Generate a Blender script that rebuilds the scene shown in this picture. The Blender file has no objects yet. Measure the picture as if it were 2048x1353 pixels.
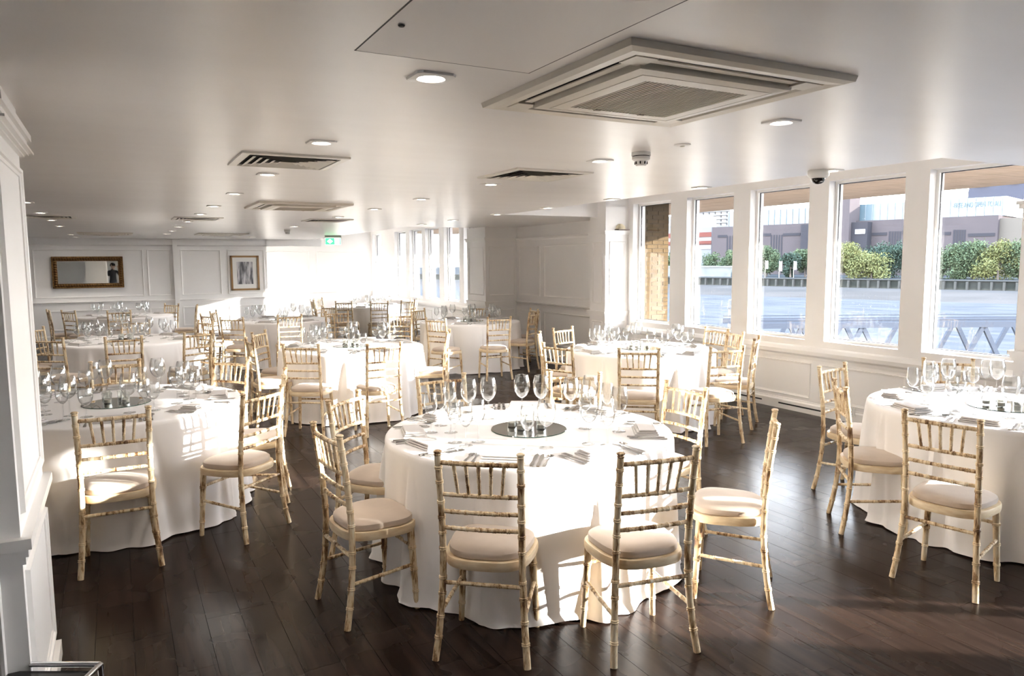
import bpy, bmesh, math, random
from mathutils import Vector, Matrix
random.seed(7)
PI = math.pi
sc = bpy.context.scene
C = sc.collection

# ------------------------------------------------------------------ camera
F, YAW, PITCH, ROLL, H = 1471.68, 0.4923, 0.1029, -0.0068, 1.70
PCX, PCY = 1024.0, 676.5
_f = Vector((math.sin(YAW) * math.cos(PITCH), math.cos(YAW) * math.cos(PITCH), -math.sin(PITCH)))
_r = Vector((math.cos(YAW), -math.sin(YAW), 0))
_u = _r.cross(_f)
CR = _r * math.cos(ROLL) + _u * math.sin(ROLL)
CU = -_r * math.sin(ROLL) + _u * math.cos(ROLL)
cam_d = bpy.data.cameras.new('camera')
cam_d.sensor_width = 36.0
cam_d.lens = F / 2048 * 36.0
cam_d.clip_start = 0.03
cam_d.clip_end = 3000
cam = bpy.data.objects.new('camera', cam_d)
C.objects.link(cam)
M = Matrix((CR, CU, -_f)).transposed().to_4x4()
M.translation = Vector((0, 0, H))
cam.matrix_world = M
sc.camera = cam


def ray(px, py):
    return CR * ((px - PCX) / F) - CU * ((py - PCY) / F) + _f


def atz(px, py, z):
    d = ray(px, py)
    t = (z - H) / d.z
    return Vector((d.x * t, d.y * t, z))


def atx(px, py, x):
    d = ray(px, py)
    t = x / d.x
    return Vector((x, d.y * t, H + d.z * t))


# ------------------------------------------------------------------ world, sun, exposure
SUN_EL, SUN_AZ = math.radians(11.0), math.radians(-37.0)   # low sun from the river side, behind the camera
w = bpy.data.worlds.new('sky')
sc.world = w
w.use_nodes = True
nt = w.node_tree
nt.nodes.clear()
wo = nt.nodes.new('ShaderNodeOutputWorld')
wb = nt.nodes.new('ShaderNodeBackground')
wr = nt.nodes.new('ShaderNodeValToRGB')
ws = nt.nodes.new('ShaderNodeSeparateXYZ')
wt = nt.nodes.new('ShaderNodeTexCoord')
nt.links.new(wt.outputs['Generated'], ws.inputs[0])
nt.links.new(ws.outputs['Z'], wr.inputs[0])
nt.links.new(wr.outputs[0], wb.inputs[0])
nt.links.new(wb.outputs[0], wo.inputs[0])
wr.color_ramp.elements[0].color = (1.0, 0.97, 0.94, 1)
wr.color_ramp.elements[1].color = (0.45, 0.68, 1.0, 1)
wr.color_ramp.elements[1].position = 0.9
wb.inputs[1].default_value = 8.5

sd = bpy.data.lights.new('sun', 'SUN')
sd.energy = 12.0
sd.angle = math.radians(0.6)
sd.color = (1.0, 0.95, 0.88)
sun = bpy.data.objects.new('sun', sd)
C.objects.link(sun)
sdir = Vector((-math.cos(SUN_AZ) * math.cos(SUN_EL), -math.sin(SUN_AZ) * math.cos(SUN_EL), -math.sin(SUN_EL)))
sun.rotation_euler = sdir.to_track_quat('-Z', 'Y').to_euler()
sun.location = (40, -30, 20)

vs = sc.view_settings
vs.view_transform = 'Standard'
vs.look = 'None'
vs.gamma = 1.0
vs.use_curve_mapping = False
vs.exposure = 1.95
sc.cycles.max_bounces = 9
sc.cycles.diffuse_bounces = 7
sc.cycles.glossy_bounces = 4
sc.cycles.transparent_max_bounces = 24
sc.cycles.caustics_reflective = False
sc.cycles.caustics_refractive = False
sc.cycles.sample_clamp_indirect = 6.0

LAMP_W = 9.0        # watts of one ceiling downlight

# ------------------------------------------------------------------ materials
MATS = {}


def mat(name, col, rough=0.5, metal=0.0, spec=0.5, col2=None, scale=8.0, stretch=None, lo=0.35, hi=0.65,
        bump=0.0, bscale=40.0, detail=3.0, emit=None, rnd=0.0, coat=0.0, sheen=0.0):
    if name in MATS:
        return MATS[name]
    m = bpy.data.materials.new(name)
    m.use_nodes = True
    n, l = m.node_tree.nodes, m.node_tree.links
    b = n['Principled BSDF']
    b.inputs['Base Color'].default_value = (*col, 1)
    b.inputs['Roughness'].default_value = rough
    b.inputs['Metallic'].default_value = metal
    b.inputs['Specular IOR Level'].default_value = spec
    b.inputs['Coat Weight'].default_value = coat
    b.inputs['Sheen Weight'].default_value = sheen
    tc = n.new('ShaderNodeTexCoord')
    mp = n.new('ShaderNodeMapping')
    oi = n.new('ShaderNodeObjectInfo')
    l.new(tc.outputs['Object'], mp.inputs['Vector'])
    if stretch:
        mp.inputs['Scale'].default_value = stretch
    if rnd > 0:
        mul = n.new('ShaderNodeMath')
        mul.operation = 'MULTIPLY'
        mul.inputs[1].default_value = 37.0
        l.new(oi.outputs['Random'], mul.inputs[0])
        l.new(mul.outputs[0], mp.inputs['Location'])
    if col2:
        t = n.new('ShaderNodeTexNoise')
        t.inputs['Scale'].default_value = scale
        t.inputs['Detail'].default_value = detail
        r = n.new('ShaderNodeValToRGB')
        r.color_ramp.elements[0].position = lo
        r.color_ramp.elements[1].position = hi
        r.color_ramp.elements[0].color = (*col2, 1)
        r.color_ramp.elements[1].color = (*col, 1)
        l.new(mp.outputs[0], t.inputs['Vector'])
        l.new(t.outputs[0], r.inputs[0])
        l.new(r.outputs[0], b.inputs['Base Color'])
    if bump > 0:
        t2 = n.new('ShaderNodeTexNoise')
        t2.inputs['Scale'].default_value = bscale
        t2.inputs['Detail'].default_value = 4
        bp = n.new('ShaderNodeBump')
        bp.inputs['Strength'].default_value = bump
        bp.inputs['Distance'].default_value = 0.01
        l.new(mp.outputs[0], t2.inputs['Vector'])
        l.new(t2.outputs[0], bp.inputs['Height'])
        l.new(bp.outputs[0], b.inputs['Normal'])
    if emit:
        b.inputs['Emission Color'].default_value = (*emit[0], 1)
        b.inputs['Emission Strength'].default_value = emit[1]
    MATS[name] = m
    return m


def thin_glass(name, tint=(0.97, 0.98, 0.98), ior=1.5, boost=1.0, rough=0.0, base=0.06, edge=None):
    m = bpy.data.materials.new(name)
    m.use_nodes = True
    n, l = m.node_tree.nodes, m.node_tree.links
    n.clear()
    o = n.new('ShaderNodeOutputMaterial')
    mx = n.new('ShaderNodeMixShader')
    tr = n.new('ShaderNodeBsdfTransparent')
    gl = n.new('ShaderNodeBsdfGlossy')
    fr = n.new('ShaderNodeLayerWeight')
    fr.inputs['Blend'].default_value = 0.5
    pw = n.new('ShaderNodeMath')
    pw.operation = 'POWER'
    pw.inputs[1].default_value = ior * 2
    mu = n.new('ShaderNodeMath')
    mu.operation = 'MULTIPLY_ADD'
    mu.use_clamp = True
    mu.inputs[1].default_value = boost
    mu.inputs[2].default_value = base
    tr.inputs[0].default_value = (*tint, 1)
    gl.inputs['Roughness'].default_value = rough
    l.new(fr.outputs['Facing'], pw.inputs[0])
    l.new(pw.outputs[0], mu.inputs[0])
    l.new(mu.outputs[0], mx.inputs[0])
    if edge:                                         # silhouette greyed in the tint, standing in for refraction
        p3 = n.new('ShaderNodeMath')
        p3.operation = 'POWER'
        p3.inputs[1].default_value = 3.0
        mc = n.new('ShaderNodeMixRGB')
        mc.inputs[1].default_value = (*tint, 1)
        mc.inputs[2].default_value = (*edge, 1)
        l.new(fr.outputs['Facing'], p3.inputs[0])
        l.new(p3.outputs[0], mc.inputs[0])
        l.new(mc.outputs[0], tr.inputs[0])
    l.new(tr.outputs[0], mx.inputs[1])
    l.new(gl.outputs[0], mx.inputs[2])
    l.new(mx.outputs[0], o.inputs[0])
    MATS[name] = m
    return m


def wood_chair():
    m = bpy.data.materials.new('limewashed_wood')
    m.use_nodes = True
    n, l = m.node_tree.nodes, m.node_tree.links
    b = n['Principled BSDF']
    b.inputs['Roughness'].default_value = 0.42
    tc = n.new('ShaderNodeTexCoord')
    oi = n.new('ShaderNodeObjectInfo')
    sep = n.new('ShaderNodeVectorMath')
    sep.operation = 'MULTIPLY_ADD'
    cmb = n.new('ShaderNodeCombineXYZ')
    mu = n.new('ShaderNodeMath')
    mu.operation = 'MULTIPLY'
    mu.inputs[1].default_value = 53.0
    l.new(oi.outputs['Random'], mu.inputs[0])
    for k in range(3):
        l.new(mu.outputs[0], cmb.inputs[k])
    sep.inputs[1].default_value = (1, 1, 1)
    l.new(tc.outputs['Object'], sep.inputs[0])
    l.new(cmb.outputs[0], sep.inputs[2])
    mp = n.new('ShaderNodeMapping')
    mp.inputs['Scale'].default_value = (60, 60, 9)
    l.new(sep.outputs[0], mp.inputs[0])
    t1 = n.new('ShaderNodeTexNoise')
    t1.inputs['Scale'].default_value = 1.0
    t1.inputs['Detail'].default_value = 5
    t1.inputs['Roughness'].default_value = 0.7
    l.new(mp.outputs[0], t1.inputs['Vector'])
    t2 = n.new('ShaderNodeTexNoise')
    t2.inputs['Scale'].default_value = 7.0
    l.new(sep.outputs[0], t2.inputs['Vector'])
    ad = n.new('ShaderNodeMath')
    ad.operation = 'ADD'
    hf = n.new('ShaderNodeMath')
    hf.operation = 'MULTIPLY'
    hf.inputs[1].default_value = 0.55
    l.new(t2.outputs[0], hf.inputs[0])
    l.new(t1.outputs[0], ad.inputs[0])
    l.new(hf.outputs[0], ad.inputs[1])
    r = n.new('ShaderNodeValToRGB')
    e = r.color_ramp.elements
    e[0].position, e[0].color = 0.60, (0.14, 0.065, 0.028, 1)
    e[1].position, e[1].color = 0.86, (0.78, 0.64, 0.43, 1)
    k = e.new(0.69)
    k.color = (0.42, 0.26, 0.12, 1)
    k = e.new(0.76)
    k.color = (0.70, 0.54, 0.33, 1)
    k = e.new(0.97)
    k.color = (0.86, 0.77, 0.60, 1)
    l.new(ad.outputs[0], r.inputs[0])
    l.new(r.outputs[0], b.inputs['Base Color'])
    bp = n.new('ShaderNodeBump')
    bp.inputs['Strength'].default_value = 0.25
    bp.inputs['Distance'].default_value = 0.002
    l.new(t1.outputs[0], bp.inputs['Height'])
    l.new(bp.outputs[0], b.inputs['Normal'])
    MATS['wood'] = m
    return m


def floor_mat():
    m = bpy.data.materials.new('dark_stained_boards')
    m.use_nodes = True
    n, l = m.node_tree.nodes, m.node_tree.links
    b = n['Principled BSDF']
    b.inputs['Specular IOR Level'].default_value = 0.10
    geo = n.new('ShaderNodeNewGeometry')
    mp = n.new('ShaderNodeMapping')
    mp.inputs['Scale'].default_value = (22, 1.6, 1)
    l.new(geo.outputs['Position'], mp.inputs[0])
    t = n.new('ShaderNodeTexNoise')
    t.inputs['Scale'].default_value = 1.0
    t.inputs['Detail'].default_value = 2
    l.new(mp.outputs[0], t.inputs['Vector'])
    r = n.new('ShaderNodeValToRGB')
    r.color_ramp.elements[0].position, r.color_ramp.elements[0].color = 0.3, (0.011, 0.0065, 0.005, 1)
    r.color_ramp.elements[1].position, r.color_ramp.elements[1].color = 0.75, (0.034, 0.021, 0.016, 1)
    l.new(t.outputs[0], r.inputs[0])
    # plank to plank tint
    hv = n.new('ShaderNodeHueSaturation')
    mr = n.new('ShaderNodeMapRange')
    mr.inputs[3].default_value, mr.inputs[4].default_value = 0.7, 1.35
    l.new(geo.outputs['Random Per Island'], mr.inputs[0])
    l.new(mr.outputs[0], hv.inputs['Value'])
    l.new(r.outputs[0], hv.inputs['Color'])
    # worn pale scratches, long and thin, in two directions
    mixc = hv.outputs[0]
    for ang, sx, seed in ((0.55, 180, 0), (-0.95, 170, 4), (1.25, 190, 9)):
        vr = n.new('ShaderNodeVectorRotate')
        vr.rotation_type = 'Z_AXIS'
        vr.inputs['Angle'].default_value = ang
        l.new(geo.outputs['Position'], vr.inputs['Vector'])
        m2 = n.new('ShaderNodeMapping')
        m2.inputs['Scale'].default_value = (sx, 4.0, 1)
        m2.inputs['Location'].default_value = (seed, seed, 0)
        l.new(vr.outputs[0], m2.inputs[0])
        t2 = n.new('ShaderNodeTexNoise')
        t2.inputs['Scale'].default_value = 1.0
        t2.inputs['Detail'].default_value = 2
        l.new(m2.outputs[0], t2.inputs['Vector'])
        r2 = n.new('ShaderNodeValToRGB')
        r2.color_ramp.elements[0].position, r2.color_ramp.elements[0].color = 0.775, (0, 0, 0, 1)
        r2.color_ramp.elements[1].position, r2.color_ramp.elements[1].color = 0.81, (0.6, 0.6, 0.6, 1)
        l.new(t2.outputs[0], r2.inputs[0])
        mx = n.new('ShaderNodeMixRGB')
        mx.inputs[2].default_value = (0.13, 0.10, 0.08, 1)
        l.new(r2.outputs[0], mx.inputs[0])
        l.new(mixc, mx.inputs[1])
        mixc = mx.outputs[0]
    l.new(mixc, b.inputs['Base Color'])
    t3 = n.new('ShaderNodeTexNoise')
    t3.inputs['Scale'].default_value = 3.0
    t3.inputs['Detail'].default_value = 2
    l.new(geo.outputs['Position'], t3.inputs['Vector'])
    mr2 = n.new('ShaderNodeMapRange')
    mr2.inputs[1].default_value, mr2.inputs[2].default_value = 0.3, 0.7
    mr2.inputs[3].default_value, mr2.inputs[4].default_value = 0.25, 0.29
    l.new(t3.outputs[0], mr2.inputs[0])
    l.new(mr2.outputs[0], b.inputs['Roughness'])
    bp = n.new('ShaderNodeBump')
    bp.inputs['Strength'].default_value = 0.02
    bp.inputs['Distance'].default_value = 0.004
    l.new(t.outputs[0], bp.inputs['Height'])
    l.new(bp.outputs[0], b.inputs['Normal'])
    MATS['boards'] = m
    return m


WHITE = mat('white_wall_paint', (0.88, 0.862, 0.845), 0.42, col2=(0.86, 0.842, 0.825), scale=1.5)
TRIMW = mat('white_gloss_trim', (0.88, 0.86, 0.835), 0.30)
FRAMEW = mat('white_window_frame', (0.86, 0.85, 0.83), 0.32)
CEIL = mat('satin_ceiling_paint', (0.85, 0.828, 0.81), 0.32, spec=0.45, col2=(0.82, 0.797, 0.78), scale=0.9, stretch=(1.0, 4.0, 1),
           bump=0.06, bscale=2.5)
PANELC = mat('ceiling_hatch_paint', (0.82, 0.79, 0.77), 0.45)
GREYB = mat('shadow_gap_black', (0.01, 0.01, 0.01), 0.6)
CLOTH = mat('white_linen_cloth', (0.90, 0.88, 0.87), 0.85, bump=0.05, bscale=300, sheen=0.2)
NAPK = mat('grey_white_napkin_linen', (0.66, 0.63, 0.61), 0.9, bump=0.08, bscale=250)
CUSH = mat('beige_suede_cushion', (0.53, 0.44, 0.36), 0.85, col2=(0.48, 0.395, 0.32), scale=9, sheen=0.3, rnd=1)
STEEL = mat('polished_cutlery_steel', (0.62, 0.60, 0.58), 0.16, 1.0)
CHROME = mat('chrome', (0.75, 0.76, 0.78), 0.06, 1.0)
MIRR = mat('mirror_silver', (0.86, 0.88, 0.86), 0.015, 1.0)
MIRE = mat('mirror_green_edge', (0.03, 0.10, 0.07), 0.1)
ACW = mat('cream_air_conditioner_plastic', (0.74, 0.69, 0.60), 0.38)
ACD = mat('dark_air_slot', (0.015, 0.014, 0.012), 0.7)
GRIL = mat('brown_grey_grille_plastic', (0.55, 0.49, 0.40), 0.5)
VENT = mat('ivory_vent_metal', (0.74, 0.71, 0.64), 0.35)
PLAW = mat('white_plastic', (0.78, 0.77, 0.75), 0.35)
BLKG = mat('black_dome_plastic', (0.012, 0.012, 0.013), 0.06)
GOLD = mat('aged_gilt', (0.30, 0.17, 0.06), 0.42, 0.75, col2=(0.12, 0.06, 0.02), scale=30)
WFRM = mat('walnut_gilt_frame', (0.36, 0.22, 0.10), 0.4, 0.3)
LAMPM = mat('lit_lamp_glass', (1, 1, 1), 0.3, emit=((1.0, 0.90, 0.74), 12.0))
GLASS = thin_glass('clear_drinking_glass', (0.985, 0.99, 0.99), 1.1, 1.0, base=0.07, edge=(0.60, 0.61, 0.61))
PANE = thin_glass('window_pane_glass', (0.985, 0.99, 0.99), 2.0, 0.5, base=0.022)
WOOD = wood_chair()
SEATW = mat('pale_limewashed_seat_wood', (0.78, 0.65, 0.45), 0.45, col2=(0.66, 0.50, 0.31), scale=14, stretch=(1, 1, 4), rnd=1)
BOARD = floor_mat()


# ------------------------------------------------------------------ mesh helpers
class MB:
    def __init__(s):
        s.v, s.f = [], []

    def add(s, vs_, fs_):
        o = len(s.v)
        s.v += [tuple(v) for v in vs_]
        s.f += [tuple(i + o for i in f) for f in fs_]
        return s

    def box(s, x0, x1, y0, y1, z0, z1, rz=0.0, c=(0, 0)):
        vs_ = [(x, y, z) for z in (z0, z1) for x, y in ((x0, y0), (x1, y0), (x1, y1), (x0, y1))]
        if rz:
            ca, sa = math.cos(rz), math.sin(rz)
            vs_ = [(c[0] + (x - c[0]) * ca - (y - c[1]) * sa, c[1] + (x - c[0]) * sa + (y - c[1]) * ca, z) for x, y, z in vs_]
        return s.add(vs_, [(3, 2, 1, 0), (4, 5, 6, 7), (0, 1, 5, 4), (1, 2, 6, 5), (2, 3, 7, 6), (3, 0, 4, 7)])

    def bar(s, p0, p1, wx, wy, up=(0, 0, 1)):
        p0, p1 = Vector(p0), Vector(p1)
        d = (p1 - p0).normalized()
        up = Vector(up)
        if abs(d.dot(up)) > 0.98:
            up = Vector((1, 0, 0))
        a = d.cross(up).normalized() * wx / 2
        b = a.cross(d).normalized() * wy / 2
        vs_ = [p + q for p in (p0, p1) for q in (-a - b, a - b, a + b, -a + b)]
        return s.add(vs_, [(3, 2, 1, 0), (4, 5, 6, 7), (0, 1, 5, 4), (1, 2, 6, 5), (2, 3, 7, 6), (3, 0, 4, 7)])

    def tube(s, path, radii, seg=8, caps=True):
        path = [Vector(p) for p in path]
        n = len(path)
        rings = []
        prev = None
        for i, p in enumerate(path):
            d = (path[min(i + 1, n - 1)] - path[max(i - 1, 0)])
            d = d.normalized() if d.length > 1e-9 else Vector((0, 0, 1))
            if prev is None:
                a = Vector((1, 0, 0)) if abs(d.x) < 0.9 else Vector((0, 1, 0))
                a = (a - d * a.dot(d)).normalized()
            else:
                a = (prev - d * prev.dot(d)).normalized()
            prev = a
            b = d.cross(a)
            rings.append([p + (a * math.cos(2 * PI * k / seg) + b * math.sin(2 * PI * k / seg)) * radii[i] for k in range(seg)])
        vs_ = [v for r in rings for v in r]
        fs_ = []
        for i in range(n - 1):
            for k in range(seg):
                k2 = (k + 1) % seg
                fs_.append((i * seg + k, i * seg + k2, (i + 1) * seg + k2, (i + 1) * seg + k))
        if caps:
            fs_.append(tuple(range(seg - 1, -1, -1)))
            fs_.append(tuple((n - 1) * seg + k for k in range(seg)))
        return s.add(vs_, fs_)

    def lathe(s, prof, seg=20, c=(0, 0, 0), caps=False):
        vs_, fs_ = [], []
        for r, z in prof:
            for k in range(seg):
                a = 2 * PI * k / seg
                vs_.append((c[0] + r * math.cos(a), c[1] + r * math.sin(a), c[2] + z))
        for i in range(len(prof) - 1):
            for k in range(seg):
                k2 = (k + 1) % seg
                fs_.append((i * seg + k, i * seg + k2, (i + 1) * seg + k2, (i + 1) * seg + k))
        if caps:
            fs_.append(tuple(range(seg - 1, -1, -1)))
            fs_.append(tuple((len(prof) - 1) * seg + k for k in range(seg)))
        return s.add(vs_, fs_)

    def mesh(s, name, m, smooth=False):
        me = bpy.data.meshes.new(name)
        me.from_pydata(s.v, [], s.f)
        me.update()
        if m:
            me.materials.append(m)
        if smooth:
            me.polygons.foreach_set('use_smooth', [True] * len(me.polygons))
            try:
                me.set_sharp_from_angle(angle=math.radians(40))
            except Exception:
                pass
        return me

    def build(s, name, m, parent=None, smooth=False, loc=None):
        return obj(name, s.mesh(name, m, smooth), parent, loc)


def obj(name, data, parent=None, loc=None, rz=0.0):
    o = bpy.data.objects.new(name, data)
    C.objects.link(o)
    if parent:
        o.parent = parent
    if loc is not None:
        o.location = loc
    if rz:
        o.rotation_euler = (0, 0, rz)
    return o


def tag(o, label=None, cat=None, group=None, kind=None):
    if label:
        o['label'] = label
    if cat:
        o['category'] = cat
    if group:
        o['group'] = group
    if kind:
        o['kind'] = kind
    return o


def thing(name, label, cat, loc=(0, 0, 0), rz=0.0, group=None):
    return tag(obj(name, None, None, loc, rz), label, cat, group)


def copy_tree(o, parent=None):
    c = o.copy()
    C.objects.link(c)
    c.parent = parent
    for ch in o.children:
        copy_tree(ch, c)
    return c


def struct(name, mb, m, parent=None):
    o = mb.build(name, m, parent)
    if parent is None:
        o['kind'] = 'structure'
    return o


def plane_map(kind, c):
    # wall plane -> (along, depth into the room, z) to world
    if kind == 'X-':
        return lambda a, d, z: (c - d, a, z)
    if kind == 'X+':
        return lambda a, d, z: (c + d, a, z)
    if kind == 'Y-':
        return lambda a, d, z: (a, c - d, z)
    return lambda a, d, z: (a, c + d, z)


def moulding(parent, kind, c, a0, a1, z0, z1, wd=0.035, dp=0.016, m=None, name='panel_moulding'):
    f = plane_map(kind, c)
    mb = MB()
    loops = [(0, 0), (0.004, dp), (wd * 0.45, dp * 0.9), (wd * 0.6, dp * 0.45), (wd, dp * 0.35), (wd, 0)]
    vs_ = []
    for i, d in loops:
        vs_ += [f(a0 + i, d, z0 + i), f(a1 - i, d, z0 + i), f(a1 - i, d, z1 - i), f(a0 + i, d, z1 - i)]
    fs_ = []
    for k in range(len(loops) - 1):
        for q in range(4):
            q2 = (q + 1) % 4
            fs_.append((k * 4 + q, k * 4 + q2, k * 4 + 4 + q2, k * 4 + 4 + q))
    mb.add(vs_, fs_)
    return mb.build(name, m or TRIMW, parent)


def extrude_profile(mb, kind, c, a0, a1, prof):
    f = plane_map(kind, c)
    n = len(prof)
    vs_ = [f(a, d, z) for a in (a0, a1) for d, z in prof]
    fs_ = [(i, (i + 1) % n, n + (i + 1) % n, n + i) for i in range(n)]
    fs_ += [tuple(range(n - 1, -1, -1)), tuple(range(n, 2 * n))]
    mb.add(vs_, fs_)


def rail(parent, kind, c, a0, a1, z, h=0.055, d=0.045, name='chair_rail', m=None):
    mb = MB()
    prof = [(0, z - h), (d * 0.3, z - h), (d * 0.4, z - h * 0.6), (d * 0.8, z - h * 0.35), (d, z - h * 0.2), (d, z), (0, z)]
    extrude_profile(mb, kind, c, a0, a1, prof)
    return mb.build(name, m or TRIMW, parent)


def skirting(parent, kind, c, a0, a1, h=0.14, d=0.02, name='skirting'):
    mb = MB()
    extrude_profile(mb, kind, c, a0, a1, [(0, 0), (d, 0), (d, h - 0.03), (d * 0.45, h - 0.012), (d * 0.4, h), (0, h)])
    return mb.build(name, TRIMW, parent)


# ------------------------------------------------------------------ room shell
XL, XW, XE, Y0, YB, YR = -4.2, 6.71, 4.30, -5.0, 18.9, 21.3
ZC, ZS, ZH, ZSILL, ZLID = 2.29, 2.35, 2.53, 0.82, 2.72
WT = 0.22                                            # wall thickness

# floor: a dark base with separate boards running along the room
fl = struct('floor', MB().box(XL, XW + 0.1, Y0, YR + 0.1, -0.12, -0.006), GREYB)
BW = 0.155
cells = []
ix = 0
x = XL
while x < XW - 0.02:
    x1 = min(x + BW, XW)
    rr = random.Random(ix * 13 + 5)
    y = Y0 - rr.random() * 1.2
    while y < YR:
        ln = rr.choice((0.9, 1.15, 1.4, 1.6))
        a, b = max(y, Y0), min(y + ln, YR)
        if b - a > 0.03:
            cells.append((x, x1, a, b))
        y += ln
    x = x1
    ix += 1


def in_view(c):
    best = 0
    for k in range(5):
        p = Vector(((c[0] + c[1]) / 2, c[2] + (c[3] - c[2]) * k / 4, -H))
        zz = p.dot(_f)
        if zz > 0.3:
            u_, v_ = PCX + F * p.dot(CR) / zz, PCY - F * p.dot(CU) / zz
            if -30 < u_ < 2078 and 0 < v_ < 1375:
                best = max(best, 1 / zz)
    return best


cells.sort(key=in_view, reverse=True)
g = 0.0011
shared = {}
for i, c in enumerate(cells[:300]):
    key = (round(c[1] - c[0], 3), round(c[3] - c[2], 3))
    if key not in shared:
        shared[key] = MB().box(g, key[0] - g, g, key[1] - g, -0.006, 0).mesh('floor_board', BOARD)
    obj('floor_board', shared[key], fl, (c[0], c[2], 0))
rest = MB()
for c in cells[300:]:
    rest.box(c[0] + g, c[1] - g, c[2] + g, c[3] - g, -0.006, 0)
o = rest.build('floor_boards_beyond', BOARD, fl)
o['kind'] = 'stuff'

# ceiling
cb = MB()
cb.box(XL, XE, Y0, YR, ZC, ZLID + 0.1)
cb.box(XE, XW + WT, Y0, 2.95, ZS, ZLID + 0.1)
cb.box(XE, XW + WT, 9.05, 12.75, ZS, ZLID + 0.1)
cb.box(XE, XW + WT, 2.95, 9.05, ZLID, ZLID + 0.1)
cb.box(XE, XW + WT, 12.75, YR, ZLID, ZLID + 0.1)
ceil = struct('ceiling', cb, CEIL)

# window wall with its openings
panes = [(-1.11, -0.30, 1), (0.02, 0.86, 0), (1.14, 1.98, 0)]
panes += [(3.42, 4.28, 0), (4.52, 5.38, 0), (5.63, 6.48, 0), (6.75, 7.59, 0), (7.91, 8.74, 0)]
panes += [(13.85, 14.70, 0), (14.95, 15.80, 0), (16.10, 16.96, 0), (17.20, 18.06, 0), (18.35, 19.21, 0), (20.35, 21.15, 0)]
wb_ = MB()
ycur = Y0
for a, b, door in panes:
    wb_.box(XW, XW + WT, ycur, a, 0, ZLID)
    wb_.box(XW, XW + WT, a, b, 0, 0.06 if door else ZSILL)
    wb_.box(XW, XW + WT, a, b, ZH, ZLID)
    ycur = b
wb_.box(XW, XW + WT, ycur, YR + WT, 0, ZLID)
wall_r = struct('wall_right', wb_, WHITE)
struct('wall_left', MB().box(XL - WT, XL, Y0, YR, 0, ZLID), WHITE)
struct('wall_rear', MB().box(XL - WT, XW + WT, Y0 - WT, Y0, 0, ZLID), WHITE)
bb = MB().box(XL, 3.3, YB, YB + WT, 0, ZC).box(3.3 - WT, 3.3, YB + WT, YR, 0, ZC).box(3.3 - WT, XW + WT, YR, YR + WT, 0, ZLID)
wall_b = struct('wall_back', bb, WHITE)
struct('trim_1', MB().box(3.3, 4.65, YB - 0.02, YB + 0.3, 2.13, ZC), WHITE)      # dropped beam over the recess

GLZ = mat('black_window_gasket', (0.02, 0.02, 0.022), 0.5)
for n_, (a, b, door) in enumerate(panes):
    z0, z1 = (0.06 if door else ZSILL), ZH
    xp = XW + 0.13
    wn = tag(obj(('door_1' if door else 'window_%d' % (n_ + 1 - (1 if n_ > 0 else 0))), None, None, (0, 0, 0)), kind='structure')
    fb = MB()
    fw_ = 0.028
    for (p, q, r, s_) in ((a, a + fw_, z0, z1), (b - fw_, b, z0, z1), (a + fw_, b - fw_, z0, z0 + fw_), (a + fw_, b - fw_, z1 - fw_, z1)):
        fb.box(xp - 0.03, xp + 0.04, p, q, r, s_)
    if door:
        fb.box(xp - 0.03, xp + 0.04, b - 0.24, b - 0.18, z0, z1)
    fb.build('window_frame', FRAMEW, wn)
    gb = MB()
    for (p, q, r, s_) in ((a + fw_, a + fw_ + 0.006, z0 + fw_, z1 - fw_), (b - fw_ - 0.006, b - fw_, z0 + fw_, z1 - fw_),
                          (a + fw_ + 0.006, b - fw_ - 0.006, z0 + fw_, z0 + fw_ + 0.006), (a + fw_ + 0.006, b - fw_ - 0.006, z1 - fw_ - 0.006, z1 - fw_)):
        gb.box(xp - 0.004, xp + 0.012, p, q, r, s_)
    gb.build('gasket', GLZ, wn)
    MB().box(xp, xp + 0.006, a + fw_ + 0.007, b - fw_ - 0.007, z0 + fw_ + 0.007, z1 - fw_ - 0.007).build('pane', PANE, wn)

# mouldings of the window wall
SILLP = [(0, 0.60), (0.012, 0.60), (0.018, 0.635), (0.05, 0.66), (0.055, 0.70), (0.03, 0.735), (0.012, 0.75), (0, 0.75)]
for k, (a, b) in enumerate(((3.25, 8.85), (13.1, 21.3), (-0.28, 2.85))):
    mb = MB()
    extrude_profile(mb, 'X-', XW, a, b, SILLP)
    o = mb.build('sill_moulding', TRIMW, wall_r)
    skirting(wall_r, 'X-', XW, a, b, 0.13)
yy = 3.30
for k in range(5):
    moulding(wall_r, 'X-', XW, yy, yy + 1.01, 0.165, 0.565, 0.028, 0.012)
    yy += 1.115
yy = 13.2
for k in range(7):
    moulding(wall_r, 'X-', XW, yy, yy + 1.0, 0.165, 0.565, 0.028, 0.012)
    yy += 1.13
for a, b in ((5.35, 5.95), (4.05, 4.75), (6.2, 7.0)):
    mb = MB().box(XW - 0.022, XW - 0.0195, a, b, 0.052, 0.068)
    mb.build('skirting_vent', GREYB, wall_r)
# solid panelled stretch between the bays
rail(wall_r, 'X-', XW, 9.25, 12.3, 0.97, 0.075, 0.05)
rail(wall_r, 'X-', XW, 9.25, 12.3, 2.15, 0.06, 0.045, 'picture_rail')
skirting(wall_r, 'X-', XW, 9.25, 12.3, 0.15)
for a, b in ((9.4, 11.28), (11.42, 12.2)):
    moulding(wall_r, 'X-', XW, a, b, 1.08, 1.99)
    moulding(wall_r, 'X-', XW, a, b, 0.24, 0.82)
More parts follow.
